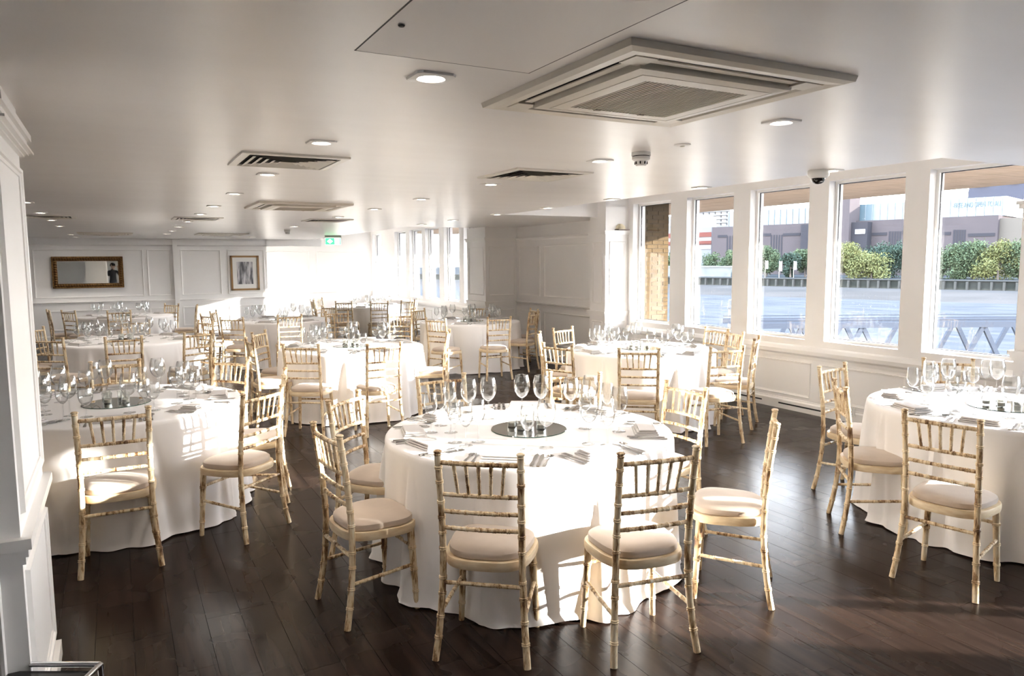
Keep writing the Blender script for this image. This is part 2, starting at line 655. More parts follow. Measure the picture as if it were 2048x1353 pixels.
# pilasters
for k, (xa, ya, yb) in enumerate(((6.30, 8.85, 9.25), (6.05, 12.3, 13.1), (6.30, 2.85, 3.25))):
    p = struct('trim_%d' % (k + 2), MB().box(xa, XW, ya, yb, 0, ZS if k != 0 else ZLID), WHITE)
    for z, h_, d_ in ((0.97, 0.075, 0.035), (2.15, 0.06, 0.035), (0.15, 0.15, 0.02)):
        mb = MB().box(xa - d_, XW, ya - d_, yb + d_, z - h_ * 0.45, z).box(xa - d_ * 0.6, XW, ya - d_ * 0.6, yb + d_ * 0.6, z - h_, z - h_ * 0.45)
        mb.build('band_moulding', TRIMW, p)
    moulding(p, 'X-', xa, ya + 0.07, yb - 0.07, 1.08, 1.99, 0.025, 0.012)
    moulding(p, 'Y-', ya, xa + 0.07, XW - 0.05, 1.08, 1.99, 0.025, 0.012)
    moulding(p, 'X-', xa, ya + 0.07, yb - 0.07, 0.24, 0.82, 0.025, 0.012)
    moulding(p, 'Y-', ya, xa + 0.07, XW - 0.05, 0.24, 0.82, 0.025, 0.012)
# back wall panelling
rail(wall_b, 'Y-', YB, XL, 3.3, 0.89, 0.07, 0.045)
rail(wall_b, 'Y-', YB, XL, 3.3, 2.16, 0.06, 0.045, 'picture_rail')
skirting(wall_b, 'Y-', YB, XL, 3.3, 0.16)
for a, b in ((-3.9, -3.0), (-2.85, -1.66), (-1.55, 0.57), (0.66, 1.15), (1.36, 2.24), (2.39, 3.24)):
    moulding(wall_b, 'Y-', YB, a, b, 0.98, 2.04)
for a, b in ((-3.9, -3.0), (-2.85, -1.66), (-1.3, 0.57), (0.66, 1.15), (1.36, 2.24), (2.39, 3.24)):
    moulding(wall_b, 'Y-', YB, a, b, 0.26, 0.70)
MB().box(1.20, 1.30, YB - 0.05, YB, 0, ZC).build('wall_strip', TRIMW, wall_b)
rail(wall_b, 'Y-', YR, 3.3, XW, 0.89, 0.07, 0.045)
moulding(wall_b, 'Y-', YR, 3.5, 4.9, 0.98, 2.04)
moulding(wall_b, 'Y-', YR, 5.1, 6.5, 0.98, 2.04)

# near pillar at the left edge of the picture
px0 = -0.30
yf = 3.42
yn = atx(45, 1125, px0).y
pil = struct('wall_left_pillar', MB().box(px0 - 0.75, px0, yn, yf, 0, ZC), WHITE)
for z, h_, d_ in ((0.87, 0.085, 0.03), (2.20, 0.06, 0.04), (2.135, 0.02, 0.045), (0.16, 0.16, 0.022)):
    mb = MB()
    for f0, f1, dd in ((0, 0.4, 1.0), (0.4, 0.7, 0.65), (0.7, 1.0, 0.35)):
        mb.box(px0 - 0.75 - d_ * dd, px0 + d_ * dd, yn - d_ * dd, yf + d_ * dd, z - h_ * f1, z - h_ * f0)
    mb.build('band_moulding', TRIMW, pil)
moulding(pil, 'X+', px0, yn + 0.04, yf - 0.05, 0.93, 2.06, 0.03, 0.014)
moulding(pil, 'X+', px0, yn + 0.04, yf - 0.05, 0.22, 0.75, 0.03, 0.014)
moulding(pil, 'Y-', yn, px0 - 0.69, px0 - 0.06, 0.93, 2.06, 0.03, 0.014)
moulding(pil, 'Y-', yn, px0 - 0.69, px0 - 0.06, 0.22, 0.75, 0.03, 0.014)

# ------------------------------------------------------------------ tables
T = {1: (2.03, 3.59), 2: (-0.04, 5.70), 3: (5.02, 2.62), 4: (2.36, 8.30), 5: (5.05, 10.85), 6: (5.02, 6.38),
     7: (0.08, 10.5), 8: (0.13, 15.5), 9: (2.45, 12.9), 10: (4.95, 16.0)}
TN = {1: 'front centre table', 2: 'front table on the left', 3: 'front table on the right', 4: 'middle table',
      5: 'panelled-wall table', 6: 'table by the river windows', 7: 'second table on the left',
      8: 'far table under the gilt mirror', 9: 'far table under the framed picture', 10: 'farthest table by the windows'}
ZT = 0.75


def cloth_mesh(seed):
    rr = random.Random(seed)
    n, sk = 360, 18
    nf = rr.choice((11, 12, 13))
    ph = [rr.random() * 6.28 for _ in range(6)]
    cones = [(2 * PI * (k + rr.uniform(-0.3, 0.3)) / 9, rr.uniform(0.06, 0.15), rr.uniform(0.035, 0.075), rr.uniform(0.0, 0.10)) for k in range(9)]
    vs_, fs_ = [(0, 0, ZT)], []
    top = [(0.30, ZT), (0.60, ZT), (0.76, ZT), (0.792, ZT - 0.001), (0.803, ZT - 0.005), (0.809, ZT - 0.014), (0.812, ZT - 0.03)]
    rows = [(r, z, 0) for r, z in top] + [(0.812, ZT - 0.03 - (ZT - 0.034) * k / sk, k / sk) for k in range(1, sk + 1)]
    for r, z, t in rows:
        for k in range(n):
            a = 2 * PI * k / n
            w_ = a + 0.16 * math.sin(2 * a + ph[0]) + 0.10 * math.sin(3 * a + ph[1])
            s1 = math.sin(nf * w_ + ph[2])
            s1 = math.copysign(abs(s1) ** 0.75, s1)
            s2 = math.sin((2 * nf + 3) * w_ + ph[3])
            cone = 0.0
            for ck, cw, ca, ct in cones:
                dd = abs((a - ck + PI) % (2 * PI) - PI)
                tt = max(0.0, t - ct)
                wd = 0.02 + cw * tt ** 0.8
                if dd < wd * 1.8:
                    q = dd / wd
                    cone += ca * tt ** 0.6 * (max(0.0, 1 - q) - 0.35 * max(0.0, 1 - abs(q - 1.2) / 0.6))
            amp = 0.034 * t ** 0.7 * (0.75 + 0.35 * math.sin(5 * a + ph[4]))
            ra = r + 0.018 * t + amp * s1 + 0.007 * t ** 0.6 * s2 + cone
            if t == 1:
                ra += 0.012
            z_ = z + (0.004 * math.sin(7 * a + ph[5]) + 0.004 if t > 0.97 else 0)
            vs_.append((ra * math.cos(a), ra * math.sin(a), max(z_, 0.003)))
    for k in range(n):
        fs_.append((0, 1 + k, 1 + (k + 1) % n))
    for i in range(len(rows) - 1):
        for k in range(n):
            k2 = (k + 1) % n
            fs_.append((1 + i * n + k, 1 + (i + 1) * n + k, 1 + (i + 1) * n + k2, 1 + i * n + k2))
    return MB().add(vs_, fs_).mesh('tablecloth', CLOTH, True)


cloths = [cloth_mesh(s_) for s_ in (3, 8, 21)]
TOPM = mat('plywood_table_top', (0.45, 0.32, 0.2), 0.6)
top_me = MB().lathe([(0.02, ZT - 0.04), (0.78, ZT - 0.04), (0.78, ZT - 0.012), (0.02, ZT - 0.012)], 40, caps=True).mesh('table_top', TOPM)
leg_me = MB().lathe([(0.02, 0.0), (0.02, ZT - 0.04)], 8, caps=True).mesh('leg', STEEL)
for k, (tx, ty) in T.items():
    t = thing('round_table', 'round folding table hidden under the cloth, ' + TN[k], 'table', (tx, ty, 0), 0, 'round banquet tables')
    obj('table_top', top_me, t)
    for q in range(4):
        a = PI / 4 + q * PI / 2
        obj('leg', leg_me, t, (0.5 * math.cos(a), 0.5 * math.sin(a), 0))
    c = obj('tablecloth', cloths[k % 3], None, (tx, ty, 0), k * 1.3)
    tag(c, 'white floor-length round tablecloth on the ' + TN[k], 'tablecloth', 'white floor-length tablecloths')

# ------------------------------------------------------------------ chairs
BH = 0.915


def turned(p0, p1, r0, r1, rings, seg=8, mid=None, bulge=0.0, bead=1.2, end=True):
    """a turned bamboo-style stick: taper r0..r1, pairs of raised beads at the given distances"""
    p0, p1 = Vector(p0), Vector(p1)
    pts = [p0, p1] if mid is None else [p0] + [Vector(q) for q in mid] + [p1]
    L_ = [0]
    for a, b in zip(pts, pts[1:]):
        L_.append(L_[-1] + (b - a).length)
    tot = L_[-1]

    def at(s_):
        s_ = min(max(s_, 0), tot)
        for i in range(len(pts) - 1):
            if s_ <= L_[i + 1] + 1e-9:
                return pts[i].lerp(pts[i + 1], (s_ - L_[i]) / (L_[i + 1] - L_[i]))
        return pts[-1]
    st = {0.0: 1.0, tot: 1.0}
    for i in range(1, len(pts) - 1):
        st[L_[i]] = 1.0
    for c in rings:
        for off, k in ((-0.0085, 1.0), (-0.006, bead), (-0.0025, bead), (-0.0008, 0.98), (0.0008, 0.98), (0.0025, bead), (0.006, bead), (0.0085, 1.0)):
            if 0 < c + off < tot:
                st[c + off] = k
    if bulge:
        rs = [0] + list(rings) + [tot]
        for a, b in zip(rs, rs[1:]):
            st[(a + b) / 2] = 1 + bulge
    ks = sorted(st)
    return MB().tube([at(k) for k in ks], [(r0 + (r1 - r0) * k / tot) * st[k] for k in ks], seg)


def bez(p, q, r, n=6):
    return [Vector(p) * (1 - t) ** 2 + Vector(q) * 2 * t * (1 - t) + Vector(r) * t * t for t in [i / n for i in range(1, n)]]


def make_chair():
    ch = thing('banquet_chair', '', 'chair', group='limewashed banquet chairs')
    for s in (-1, 1):
        # rear post from splayed foot through the seat to the finial
        foot, seat, top = Vector((0.200 * s, -0.212, 0)), Vector((0.172 * s, -0.165, 0.43)), Vector((0.176 * s, -0.212, 0.905))
        low = bez(foot, (0.176 * s, -0.165, 0.22), seat)
        up = bez(seat, (0.170 * s, -0.168, 0.62), top)
        mb = turned(foot, top, 0.0155, 0.0145, (0.10, 0.19, 0.29, 0.36, 0.49, 0.56, 0.63, 0.70, 0.79, 0.855), 10, low + [seat] + up, 0.02)
        bp_ = mb.build('back_post', WOOD, ch, True)
        MB().lathe([(0.001, -0.002), (0.0135, 0.0), (0.0165, 0.006), (0.013, 0.011), (0.0185, 0.016), (0.0185, 0.021), (0.012, 0.025), (0.001, 0.026)], 10, top - Vector((0, 0, 0.005))).build('finial', WOOD, bp_, True)
        # front leg
        mb = turned((0.182 * s, 0.158, 0), (0.162 * s, 0.140, 0.405), 0.0135, 0.0185, (0.09, 0.20, 0.31), 10, None, 0.02)
        mb.build('front_leg', WOOD, ch, True)
        # side stretcher
        mb = turned((0.182 * s, -0.176, 0.205), (0.172 * s, 0.149, 0.225), 0.0085, 0.0085, (0.06, 0.15, 0.24), 8, None, 0.12)
        mb.build('side_stretcher', WOOD, ch, True)
    turned((-0.178, -0.171, 0.335), (0.178, -0.171, 0.335), 0.009, 0.009, (0.07, 0.16, 0.25), 8, None, 0.12).build('rear_stretcher', WOOD, ch, True)
    turned((-0.165, 0.144, 0.315), (0.165, 0.144, 0.315), 0.0085, 0.0085, (0.07, 0.165, 0.26), 8, None, 0.12).build('front_stretcher', WOOD, ch, True)
    # back rails (slightly bowed) and spindles

    def yb(z):
        t = (z - 0.43) / 0.475
        return -0.165 - 0.047 * t * t
    for z, nm, r_ in ((0.870, 'top_rail', 0.0105), (0.728, 'back_rail', 0.0095), (0.652, 'back_rail', 0.0095), (0.578, 'back_rail', 0.0095)):
        y = yb(z)
        a, b = Vector((-0.172, y, z)), Vector((0.172, y, z))
        turned(a, b, r_, r_, (0.05, 0.11, 0.17, 0.23, 0.29), 8, bez(a, (0, y - 0.03, z + 0.004), b, 8), 0.06).build(nm, WOOD, ch, True)
    for k in range(5):
        x_ = -0.108 + 0.054 * k
        yo = -0.015 * (1 - (x_ / 0.172) ** 2)
        turned((x_ * 0.86, yb(0.728) + yo, 0.728), (x_, yb(0.87) + yo, 0.872), 0.0062, 0.0074, (0.045, 0.095), 7, None, 0.22).build('spindle', WOOD, ch, True)
    # seat frame: rounded outline, wider in front
    out = []
    n = 40
    for k in range(n):
        a = 2 * PI * k / n
        ca, sa = math.cos(a), math.sin(a)
        e = 2 / 3.1
        x_ = math.copysign(abs(ca) ** e, ca)
        y_ = math.copysign(abs(sa) ** e, sa)
        wd = 0.196 + 0.016 * y_
        out.append((x_ * wd, 0.005 + y_ * 0.188))
    mb = MB()
    prof = [(0.90, 0.398), (1.0, 0.398), (1.015, 0.410), (1.015, 0.430), (1.0, 0.438), (0.90, 0.438)]
    vs_ = [(x_ * k_, y_ * k_, z_) for k_, z_ in prof for x_, y_ in out]
    fs_ = [(i * n + k, i * n + (k + 1) % n, (i + 1) * n + (k + 1) % n, (i + 1) * n + k) for i in range(len(prof) - 1) for k in range(n)]
    fs_ += [tuple(range(n - 1, -1, -1)), tuple(5 * n + k for k in range(n))]
    mb.add(vs_, fs_).build('seat_frame', SEATW, ch, True)
    mb = MB()
    prof = [(0.88, 0.436), (0.925, 0.443), (0.935, 0.456), (0.92, 0.468), (0.85, 0.478), (0.65, 0.486), (0.35, 0.490), (0.05, 0.491)]
    vs_ = [(x_ * k_, y_ * k_ + 0.004, z_) for k_, z_ in prof for x_, y_ in out]
    fs_ = [(i * n + k, i * n + (k + 1) % n, (i + 1) * n + (k + 1) % n, (i + 1) * n + k) for i in range(len(prof) - 1) for k in range(n)]
    fs_ += [tuple(7 * n + k for k in range(n))]
    mb.add(vs_, fs_).build('seat_cushion', CUSH, ch, True)
    return ch


chair0 = make_chair()
used0 = [False]


def place_chair(pos, fac, label):
    o = chair0 if not used0[0] else copy_tree(chair0)
    used0[0] = True
    fac = Vector((fac[0], fac[1])).normalized()
    o.location = (pos[0], pos[1], 0)
    o.rotation_euler = (0, 0, math.atan2(-fac.x, fac.y))
    o['label'] = label
    return o


def chair_px(tb, l, r, label, posts=False):
    a, b = atz(*l, BH), atz(*r, BH)
    m_ = (a + b) / 2
    ctr = Vector((T[tb][0], T[tb][1], BH))
    fac = (ctr - m_)
    fac.z = 0
    fac.normalize()
    if posts:
        d = (b - a).normalized()
        nrm = Vector((-d.y, d.x, 0))
        if nrm.dot(fac) < 0:
            nrm = -nrm
        fac = (nrm * 0.7 + fac * 0.3).normalized()
    p = m_ + fac * 0.212
    # keep the seat from running into the cloth's heart
    dist = (Vector((p.x, p.y)) - Vector(T[tb])).length
    if dist < 0.90:
        p = Vector((*T[tb], 0)) + (Vector((p.x - T[tb][0], p.y - T[tb][1], 0)).normalized() * 0.90)
    return place_chair((p.x, p.y), (fac.x, fac.y), label)


def chair_pos(tb, ang, dist, label, turn=0.0):
    a = math.radians(ang)
    p = (T[tb][0] + dist * math.cos(a), T[tb][1] + dist * math.sin(a))
    f = a + PI + math.radians(turn)
    return place_chair(p, (math.cos(f), math.sin(f)), label)


K = 'limewashed spindle-back chair '
# front centre table
chair_px(1, (875, 905), (1041, 912), K + 'with its back to us, left of two before the front centre table', True)
chair_px(1, (1247, 908), (1388, 897), K + 'with its back to us, right of two before the front centre table', True)
chair_px(1, (624, 845), (682, 876), K + 'with worn dark grain, nearest on the front centre table\'s left side', True)
chair_px(1, (662, 803), (726, 783), K + 'second on the front centre table\'s left side, seat half under the cloth', True)
chair_px(1, (1548, 822), (1556, 850), K + 'seen from the side in full sun, right of the front centre table', True)
chair_px(1, (1333, 763), (1412, 778), K + 'pale in the sun behind the front centre table\'s right edge', True)
chair_px(1, (838, 757), (930, 749), K + 'facing us behind the glasses on the front centre table\'s left', True)
chair_px(1, (1094, 749), (1194, 749), K + 'facing us behind the glasses on the front centre table\'s right', True)
# left front table
chair_px(2, (148, 828), (297, 815), K + 'with its back to us before the front table on the left', True)
chair_px(2, (505, 787), (546, 777), K + 'nearest on the right side of the front table on the left', True)
chair_px(2, (549, 743), (577, 747), K + 'second on the right side of the front table on the left')
chair_px(2, (384, 729), (464, 722), K + 'facing us behind the right half of the front left table')
chair_px(2, (198, 737), (262, 734), K + 'facing us behind the mirror plate of the front left table')
chair_pos(2, -130, 1.02, K + 'mostly hidden by the pillar, only one leg showing')
# right front table
chair_px(3, (1818, 822), (1952, 842), K + 'with its back to us before the front table on the right', True)
chair_px(3, (1697, 757), (1711, 779), K + 'seen edge-on at the left of the front right table', True)
chair_px(3, (1699, 741), (1761, 732), K + 'in sun at the far left of the front right table', True)
chair_px(3, (1879, 724), (1952, 727), K + 'facing us behind the glasses of the front right table')
# middle table
chair_px(4, (568, 690), (635, 690), K + 'dark against the cloth, left of two before the middle table', True)
chair_px(4, (735, 690), (801, 685), K + 'pale against the cloth, right of two before the middle table', True)
chair_px(4, (500, 665), (541, 662), K + 'farther of two at the left side of the middle table')
chair_px(4, (488, 672), (510, 686), K + 'nearer of two at the left side of the middle table, edge-on', True)
chair_px(4, (661, 625), (686, 622), K + 'glowing orange in the sun behind the middle table')
chair_px(4, (868, 664), (902, 661), K + 'white in the sun at the right of the middle table')
chair_px(4, (785, 632), (815, 626), K + 'in sun behind the right half of the middle table')
# table by the panelled wall
chair_px(5, (849, 636), (894, 639), K + 'with its back to us, left of two before the panelled-wall table', True)
chair_px(5, (974, 636), (1023, 634), K + 'bleached by sun, right of two before the panelled-wall table', True)
chair_px(5, (1057, 627), (1079, 624), K + 'in sun at the right of the panelled-wall table')
chair_px(5, (1034, 619), (1067, 619), K + 'in shade behind the right of the panelled-wall table')
chair_px(5, (858, 619), (882, 620), K + 'behind the left of the panelled-wall table')
chair_px(5, (945, 615), (968, 615), K + 'facing us behind the glasses of the panelled-wall table')
# table by the river windows
chair_px(6, (1238, 698), (1318, 699), K + 'dark, with its back to us, left of two before the river-window table', True)
chair_px(6, (1422, 696), (1487, 693), K + 'dark, with its back to us, right of two before the river-window table', True)
chair_px(6, (1505, 673), (1523, 679), K + 'golden in the sun, seen from the side below the windows')
chair_px(6, (1433, 661), (1484, 665), K + 'facing us behind the right of the river-window table')
chair_px(6, (1162, 659), (1203, 661), K + 'facing us behind the left of the river-window table')
chair_px(6, (1083, 668), (1098, 666), K + 'farther of two at the left of the river-window table')
chair_px(6, (1089, 689), (1141, 690), K + 'nearer of two at the left of the river-window table')
chair_px(6, (1305, 664), (1345, 665), K + 'facing us behind the glasses of the river-window table')
# second table on the left
chair_px(7, (211, 676), (282, 673), K + 'with its back to us before the second table on the left', True)
chair_px(7, (69, 675), (121, 679), K + 'with its back to us at the second left table\'s left edge')
chair_pos(7, 183, 1.02, K + 'edge-on beside the pillar at the second left table')
chair_px(7, (378, 664), (414, 665), K + 'at the right of the second table on the left')
chair_px(7, (88, 656), (119, 656), K + 'behind the left of the second table on the left')
chair_px(7, (242, 648), (279, 649), K + 'facing us behind the glasses of the second left table')
chair_px(7, (357, 645), (393, 645), K + 'facing us behind the right of the second left table')
# far table under the gilt mirror
chair_px(8, (131, 619), (170, 623), K + 'with its back to us, left of two below the gilt mirror')
chair_px(8, (215, 623), (260, 621), K + 'with its back to us, right of two below the gilt mirror')
chair_px(8, (311, 609), (342, 609), K + 'behind the right of the gilt-mirror table')
chair_pos(8, 190, 1.02, K + 'edge-on at the left of the gilt-mirror table')
chair_pos(8, -8, 1.02, K + 'edge-on at the right of the gilt-mirror table')
# far table under the framed picture
chair_px(9, (445, 636), (481, 635), K + 'with its back to us, left of two below the framed picture')
chair_px(9, (557, 632), (601, 629), K + 'with its back to us, right of two below the framed picture')
chair_px(9, (404, 628), (418, 630), K + 'nearer of two at the left of the framed-picture table')
chair_px(9, (424, 623), (446, 621), K + 'farther of two at the left of the framed-picture table')
chair_px(9, (590, 617), (622, 617), K + 'facing us behind the right of the framed-picture table')
# farthest table
chair_px(10, (671, 604), (703, 603), K + 'with its back to us, left of two before the farthest table')
chair_px(10, (742, 604), (775, 603), K + 'with its back to us, right of two before the farthest table')
chair_pos(10, 176, 1.02, K + 'nearer of two at the left of the farthest table')
chair_pos(10, 138, 1.02, K + 'farther of two at the left of the farthest table')
chair_px(10, (810, 602), (822, 600), K + 'nearer of two at the right of the farthest table')
chair_px(10, (822, 599), (834, 597), K + 'farther of two at the right of the farthest table')

# ------------------------------------------------------------------ glassware and settings
GP = {
    'wine_glass': ([(0.0045, 0.100), (0.014, 0.104), (0.030, 0.117), (0.043, 0.140), (0.0475, 0.165), (0.046, 0.190), (0.040, 0.215), (0.0365, 0.228)], 0.101, 'large round wine glass'),
    'tulip_glass': ([(0.004, 0.090), (0.012, 0.094), (0.026, 0.108), (0.035, 0.130), (0.036, 0.150), (0.033, 0.178), (0.029, 0.205)], 0.091, 'slim tulip wine glass'),
    'water_goblet': ([(0.005, 0.066), (0.018, 0.071), (0.034, 0.090), (0.040, 0.115), (0.039, 0.140), (0.034, 0.165)], 0.067, 'short water goblet')}
GP = {k_: ([(r_ * 1.06, z_ * 1.12) for r_, z_ in b_], h_ * 1.12, l_) for k_, (b_, h_, l_) in GP.items()}
GM = {}
for nm, (bowl, hs, lab) in GP.items():
    inner = [(max(r_ - 0.0014, 0.001), z_ + 0.0012) for r_, z_ in bowl]
    GM[nm] = (MB().lathe(bowl + [(bowl[-1][0] - 0.0007, bowl[-1][1] + 0.0012)] + inner[::-1], 24).mesh('bowl', GLASS, True),
              MB().lathe([(0.0065, 0.008), (0.0038, 0.016), (0.0033, hs * 0.6), (0.0040, hs - 0.004), (0.0055, hs + 0.002)], 10).mesh('stem', GLASS, True),
              MB().lathe([(0.037, 0.0006), (0.0375, 0.0016), (0.026, 0.0032), (0.012, 0.005), (0.0065, 0.0085)], 24).mesh('foot', GLASS, True))


def glass(nm, x, y, tb, pl_=None):
    g_ = thing(nm, GP[nm][2] + (' at the ' + pl_ if pl_ else ' on the ' + TN[tb]), 'glass', (x, y, ZT), 0, 'glasses on the ' + TN[tb])
    for part, me in zip(('bowl', 'stem', 'foot'), GM[nm]):
        obj(part, me, g_)


# cutlery meshes, lying along +y
def strip(mb, pts, z0, th):
    n = len(pts)
    vs_ = [(-w_, y, z0) for y, w_ in pts] + [(w_, y, z0) for y, w_ in pts] + [(-w_, y, z0 + th) for y, w_ in pts] + [(w_, y, z0 + th) for y, w_ in pts]
    fs_ = []
    for i in range(n - 1):
        fs_ += [(2 * n + i, 3 * n + i, 3 * n + i + 1, 2 * n + i + 1), (i, i + 1, n + i + 1, n + i), (i, 2 * n + i, 2 * n + i + 1, i + 1), (n + i, n + i + 1, 3 * n + i + 1, 3 * n + i)]
    fs_ += [(0, n, 3 * n, 2 * n), (n - 1, 3 * n - 1, 4 * n - 1, 2 * n - 1)]
    mb.add(vs_, fs_)


mb = MB()
strip(mb, [(-0.10, 0.008), (-0.08, 0.009), (-0.02, 0.005), (0.025, 0.0038), (0.040, 0.011), (0.055, 0.0125)], 0.002, 0.003)
for q in range(4):
    xx = -0.0105 + 0.007 * q
    mb.box(xx - 0.0016, xx + 0.0016, 0.054, 0.100, 0.003, 0.0055)
FORK = mb.mesh('fork', STEEL)
mb = MB()
strip(mb, [(-0.115, 0.007), (-0.09, 0.009), (-0.01, 0.0065), (0.0, 0.008)], 0.0015, 0.006)
strip(mb, [(0.0, 0.009), (0.02, 0.0105), (0.09, 0.0095), (0.115, 0.003)], 0.003, 0.0018)
KNIFE = mb.mesh('knife', STEEL)
mb = MB()
strip(mb, [(-0.10, 0.008), (-0.08, 0.009), (-0.02, 0.004), (0.035, 0.0038), (0.045, 0.006)], 0.002, 0.003)
vs_, fs_ = [], []
for i in range(6):
    for k in range(16):
        a = 2 * PI * k / 16
        q = i / 5
        vs_.append((0.019 * q * math.cos(a), 0.066 + 0.029 * q * math.sin(a), 0.002 + 0.008 * q * q))
for i in range(5):
    for k in range(16):
        fs_.append((i * 16 + k, i * 16 + (k + 1) % 16, (i + 1) * 16 + (k + 1) % 16, (i + 1) * 16 + k))
mb.add(vs_, fs_)
SPOON = mb.mesh('spoon', STEEL, True)
mb = MB()
for q in range(3):                                   # three folded layers with rounded fold edge
    z = 0.0015 + q * 0.0105
    e = 0.006 * q
    mb.tube([(-0.11 + e, -0.058 + e, z + 0.0045), (0.11 - e, -0.058 + e, z + 0.0045)], [0.0045, 0.0045], 8)
    mb.box(-0.11 + e, 0.11 - e, -0.058 + e, 0.067 - e * 2, z, z + 0.0078)
NAP = mb.mesh('napkin', NAPK, False)


SECT = ('far right', 'far', 'far left', 'left', 'near left', 'near', 'near right', 'right')
PLACES = {}


def sector(tb, dx, dy):
    a = math.degrees(math.atan2(dx * _f.x + dy * _f.y, dx * CR.x + dy * CR.y)) % 360
    return SECT[int(((a - 22.5) % 360) // 45)]


def place_name(tb, ang):
    a = math.radians(ang)
    nm = sector(tb, math.cos(a), math.sin(a))
    k = PLACES[(tb, nm)] = PLACES.get((tb, nm), 0) + 1
    return nm + ('' if k == 1 else ' (second)') + ' place, ' + TN[tb]


def setting(tb, ang, full=True, rr=None, glasses=True):
    """one place: napkin at the rim, cutlery to both sides, three glasses to the diner's right"""
    cx, cy = T[tb]
    a = math.radians(ang)
    rad = Vector((math.cos(a), math.sin(a)))
    tan = Vector((-rad.y, rad.x))                    # diner's right when looking at the centre
    rz = a + PI / 2

    def at(r, t):
        return (cx + rad.x * r + tan.x * t, cy + rad.y * r + tan.y * t)
    on = 'on the ' + TN[tb]
    pl_ = place_name(tb, ang)
    jit = rr.uniform(-0.12, 0.12)
    p = at(0.655, -0.02)
    tag(obj('napkin', NAP, None, (*p, ZT), rz + jit), 'folded grey-white napkin at the ' + pl_, 'napkin', 'napkins ' + on)
    items = [(FORK, 'fork', -0.165, 'steel dinner fork '), (KNIFE, 'knife', 0.125, 'steel dinner knife ')]
    if full:
        items += [(FORK, 'fork', -0.20, 'outer steel fork '), (KNIFE, 'knife', 0.155, 'outer steel knife '), (SPOON, 'spoon', 0.19, 'steel dessert spoon ')]
    for me, nm, t, lab in items:
        p = at(0.655 + rr.uniform(-0.012, 0.012), t)
        tag(obj(nm, me, None, (*p, ZT), rz + rr.uniform(-0.06, 0.06) + PI * 0), lab + 'at the ' + pl_, nm, (nm + 's ').replace('knifes', 'knives') + on)
    if glasses:
        for nm, r, t in (('wine_glass', 0.42, 0.075), ('tulip_glass', 0.52, 0.155), ('water_goblet', 0.415, 0.215)):
            p = at(r + rr.uniform(-0.008, 0.008), t + rr.uniform(-0.008, 0.008))
            glass(nm, p[0], p[1], tb, pl_)


rr = random.Random(11)
GC = {}
ordw = ('first', 'second', 'third', 'fourth', 'fifth', 'sixth')


def gpl(x, y, nm):
    k = sector(1, x - T[1][0], y - T[1][1])
    n_ = GC[(k, nm)] = GC.get((k, nm), 0) + 1
    return k + ', %s from left, front centre table' % ordw[n_ - 1]


# the front table's glasses stand where the photo shows their feet
for px, py, nm in sorted(((862, 866, 'tulip_glass'), (882, 852, 'tulip_glass'), (902, 866, 'tulip_glass'), (910, 886, 'tulip_glass'), (932, 893, 'tulip_glass'),
                   (957, 885, 'tulip_glass'), (938, 843, 'wine_glass'), (977, 839, 'wine_glass'), (1044, 832, 'wine_glass'), (1082, 834, 'wine_glass'),
                   (1055, 901, 'tulip_glass'), (1093, 897, 'wine_glass'), (1142, 839, 'wine_glass'), (1180, 834, 'wine_glass'), (1178, 889, 'wine_glass'),
                   (1215, 892, 'tulip_glass'), (1238, 864, 'wine_glass'), (1170, 858, 'tulip_glass'), (900, 838, 'tulip_glass'), (1214, 843, 'tulip_glass'))):
    p = atz(px, py, ZT)
    glass(nm, p.x, p.y, 1, gpl(p.x, p.y, nm))
for ang in (-128, -85, -33, -172, 162, 118, 64, 20):
    setting(1, ang, True, rr, False)
for tb, angs, full in ((2, (-90, -42, -5, 40, 88, 135, 182, -138), True), (3, (-160, -115, 160, 115, 70, 25, -70), True),
                       (4, (-118, -65, -165, 150, 110, 60, 10), True), (6, (-125, -72, -178, 145, 100, 45, -20), True),
                       (5, (-125, -75, 150, 100, 50, 0), False), (7, (-90, -140, 180, 135, 80, 40, -20), False),
                       (8, (-120, -70, 150, 90, 30), False), (9, (-120, -60, 160, 100, 40), False), (10, (-120, -65, 150, 90, 20), False)):
    for ang in angs:
        setting(tb, ang, full, rr)

VOT = thin_glass('silvered_votive_glass', (0.97, 0.975, 0.96), 0.9, 0.8, 0.03, base=0.14, edge=(0.62, 0.63, 0.62))
WAX = mat('white_candle_wax', (0.85, 0.83, 0.76), 0.5)
cup_me = MB().lathe([(0.002, 0.001), (0.024, 0.001), (0.026, 0.004), (0.028, 0.072), (0.0265, 0.072), (0.0245, 0.006), (0.002, 0.005)], 28).mesh('glass_cup', VOT, True)
wax_me = MB().lathe([(0.001, 0.006), (0.023, 0.006), (0.0235, 0.026), (0.001, 0.026)], 20).mesh('candle', WAX, True)
for tb, (tx, ty) in T.items():
    pl = thing('mirror_plate', 'round mirror plate at the centre of the ' + TN[tb], 'mirror plate', (tx, ty, ZT), 0, 'round mirror plates')
    MB().lathe([(0.001, 0.0005), (0.214, 0.0005), (0.216, 0.0025), (0.214, 0.0048)], 48).build('plate_edge', MIRE, pl, True)
    MB().lathe([(0.0005, 0.005), (0.214, 0.005)], 48).build('plate_face', MIRR, pl)
    for (dx, dy), wh in zip(((-0.095, 0.045), (-0.045, -0.03), (0.005, 0.06), (0.07, -0.015)), ('leftmost', 'second from left', 'third from left', 'rightmost')):
        ca, sa = math.cos(-0.49), math.sin(-0.49)
        v = thing('votive_holder', 'candle cup, ' + wh + ', ' + TN[tb], 'candle holder',
                  (tx + dx * ca - dy * sa, ty + dx * sa + dy * ca, ZT + 0.005), 0, 'candle cups on the ' + TN[tb])
        obj('glass_cup', cup_me, v)
        obj('candle', wax_me, v)

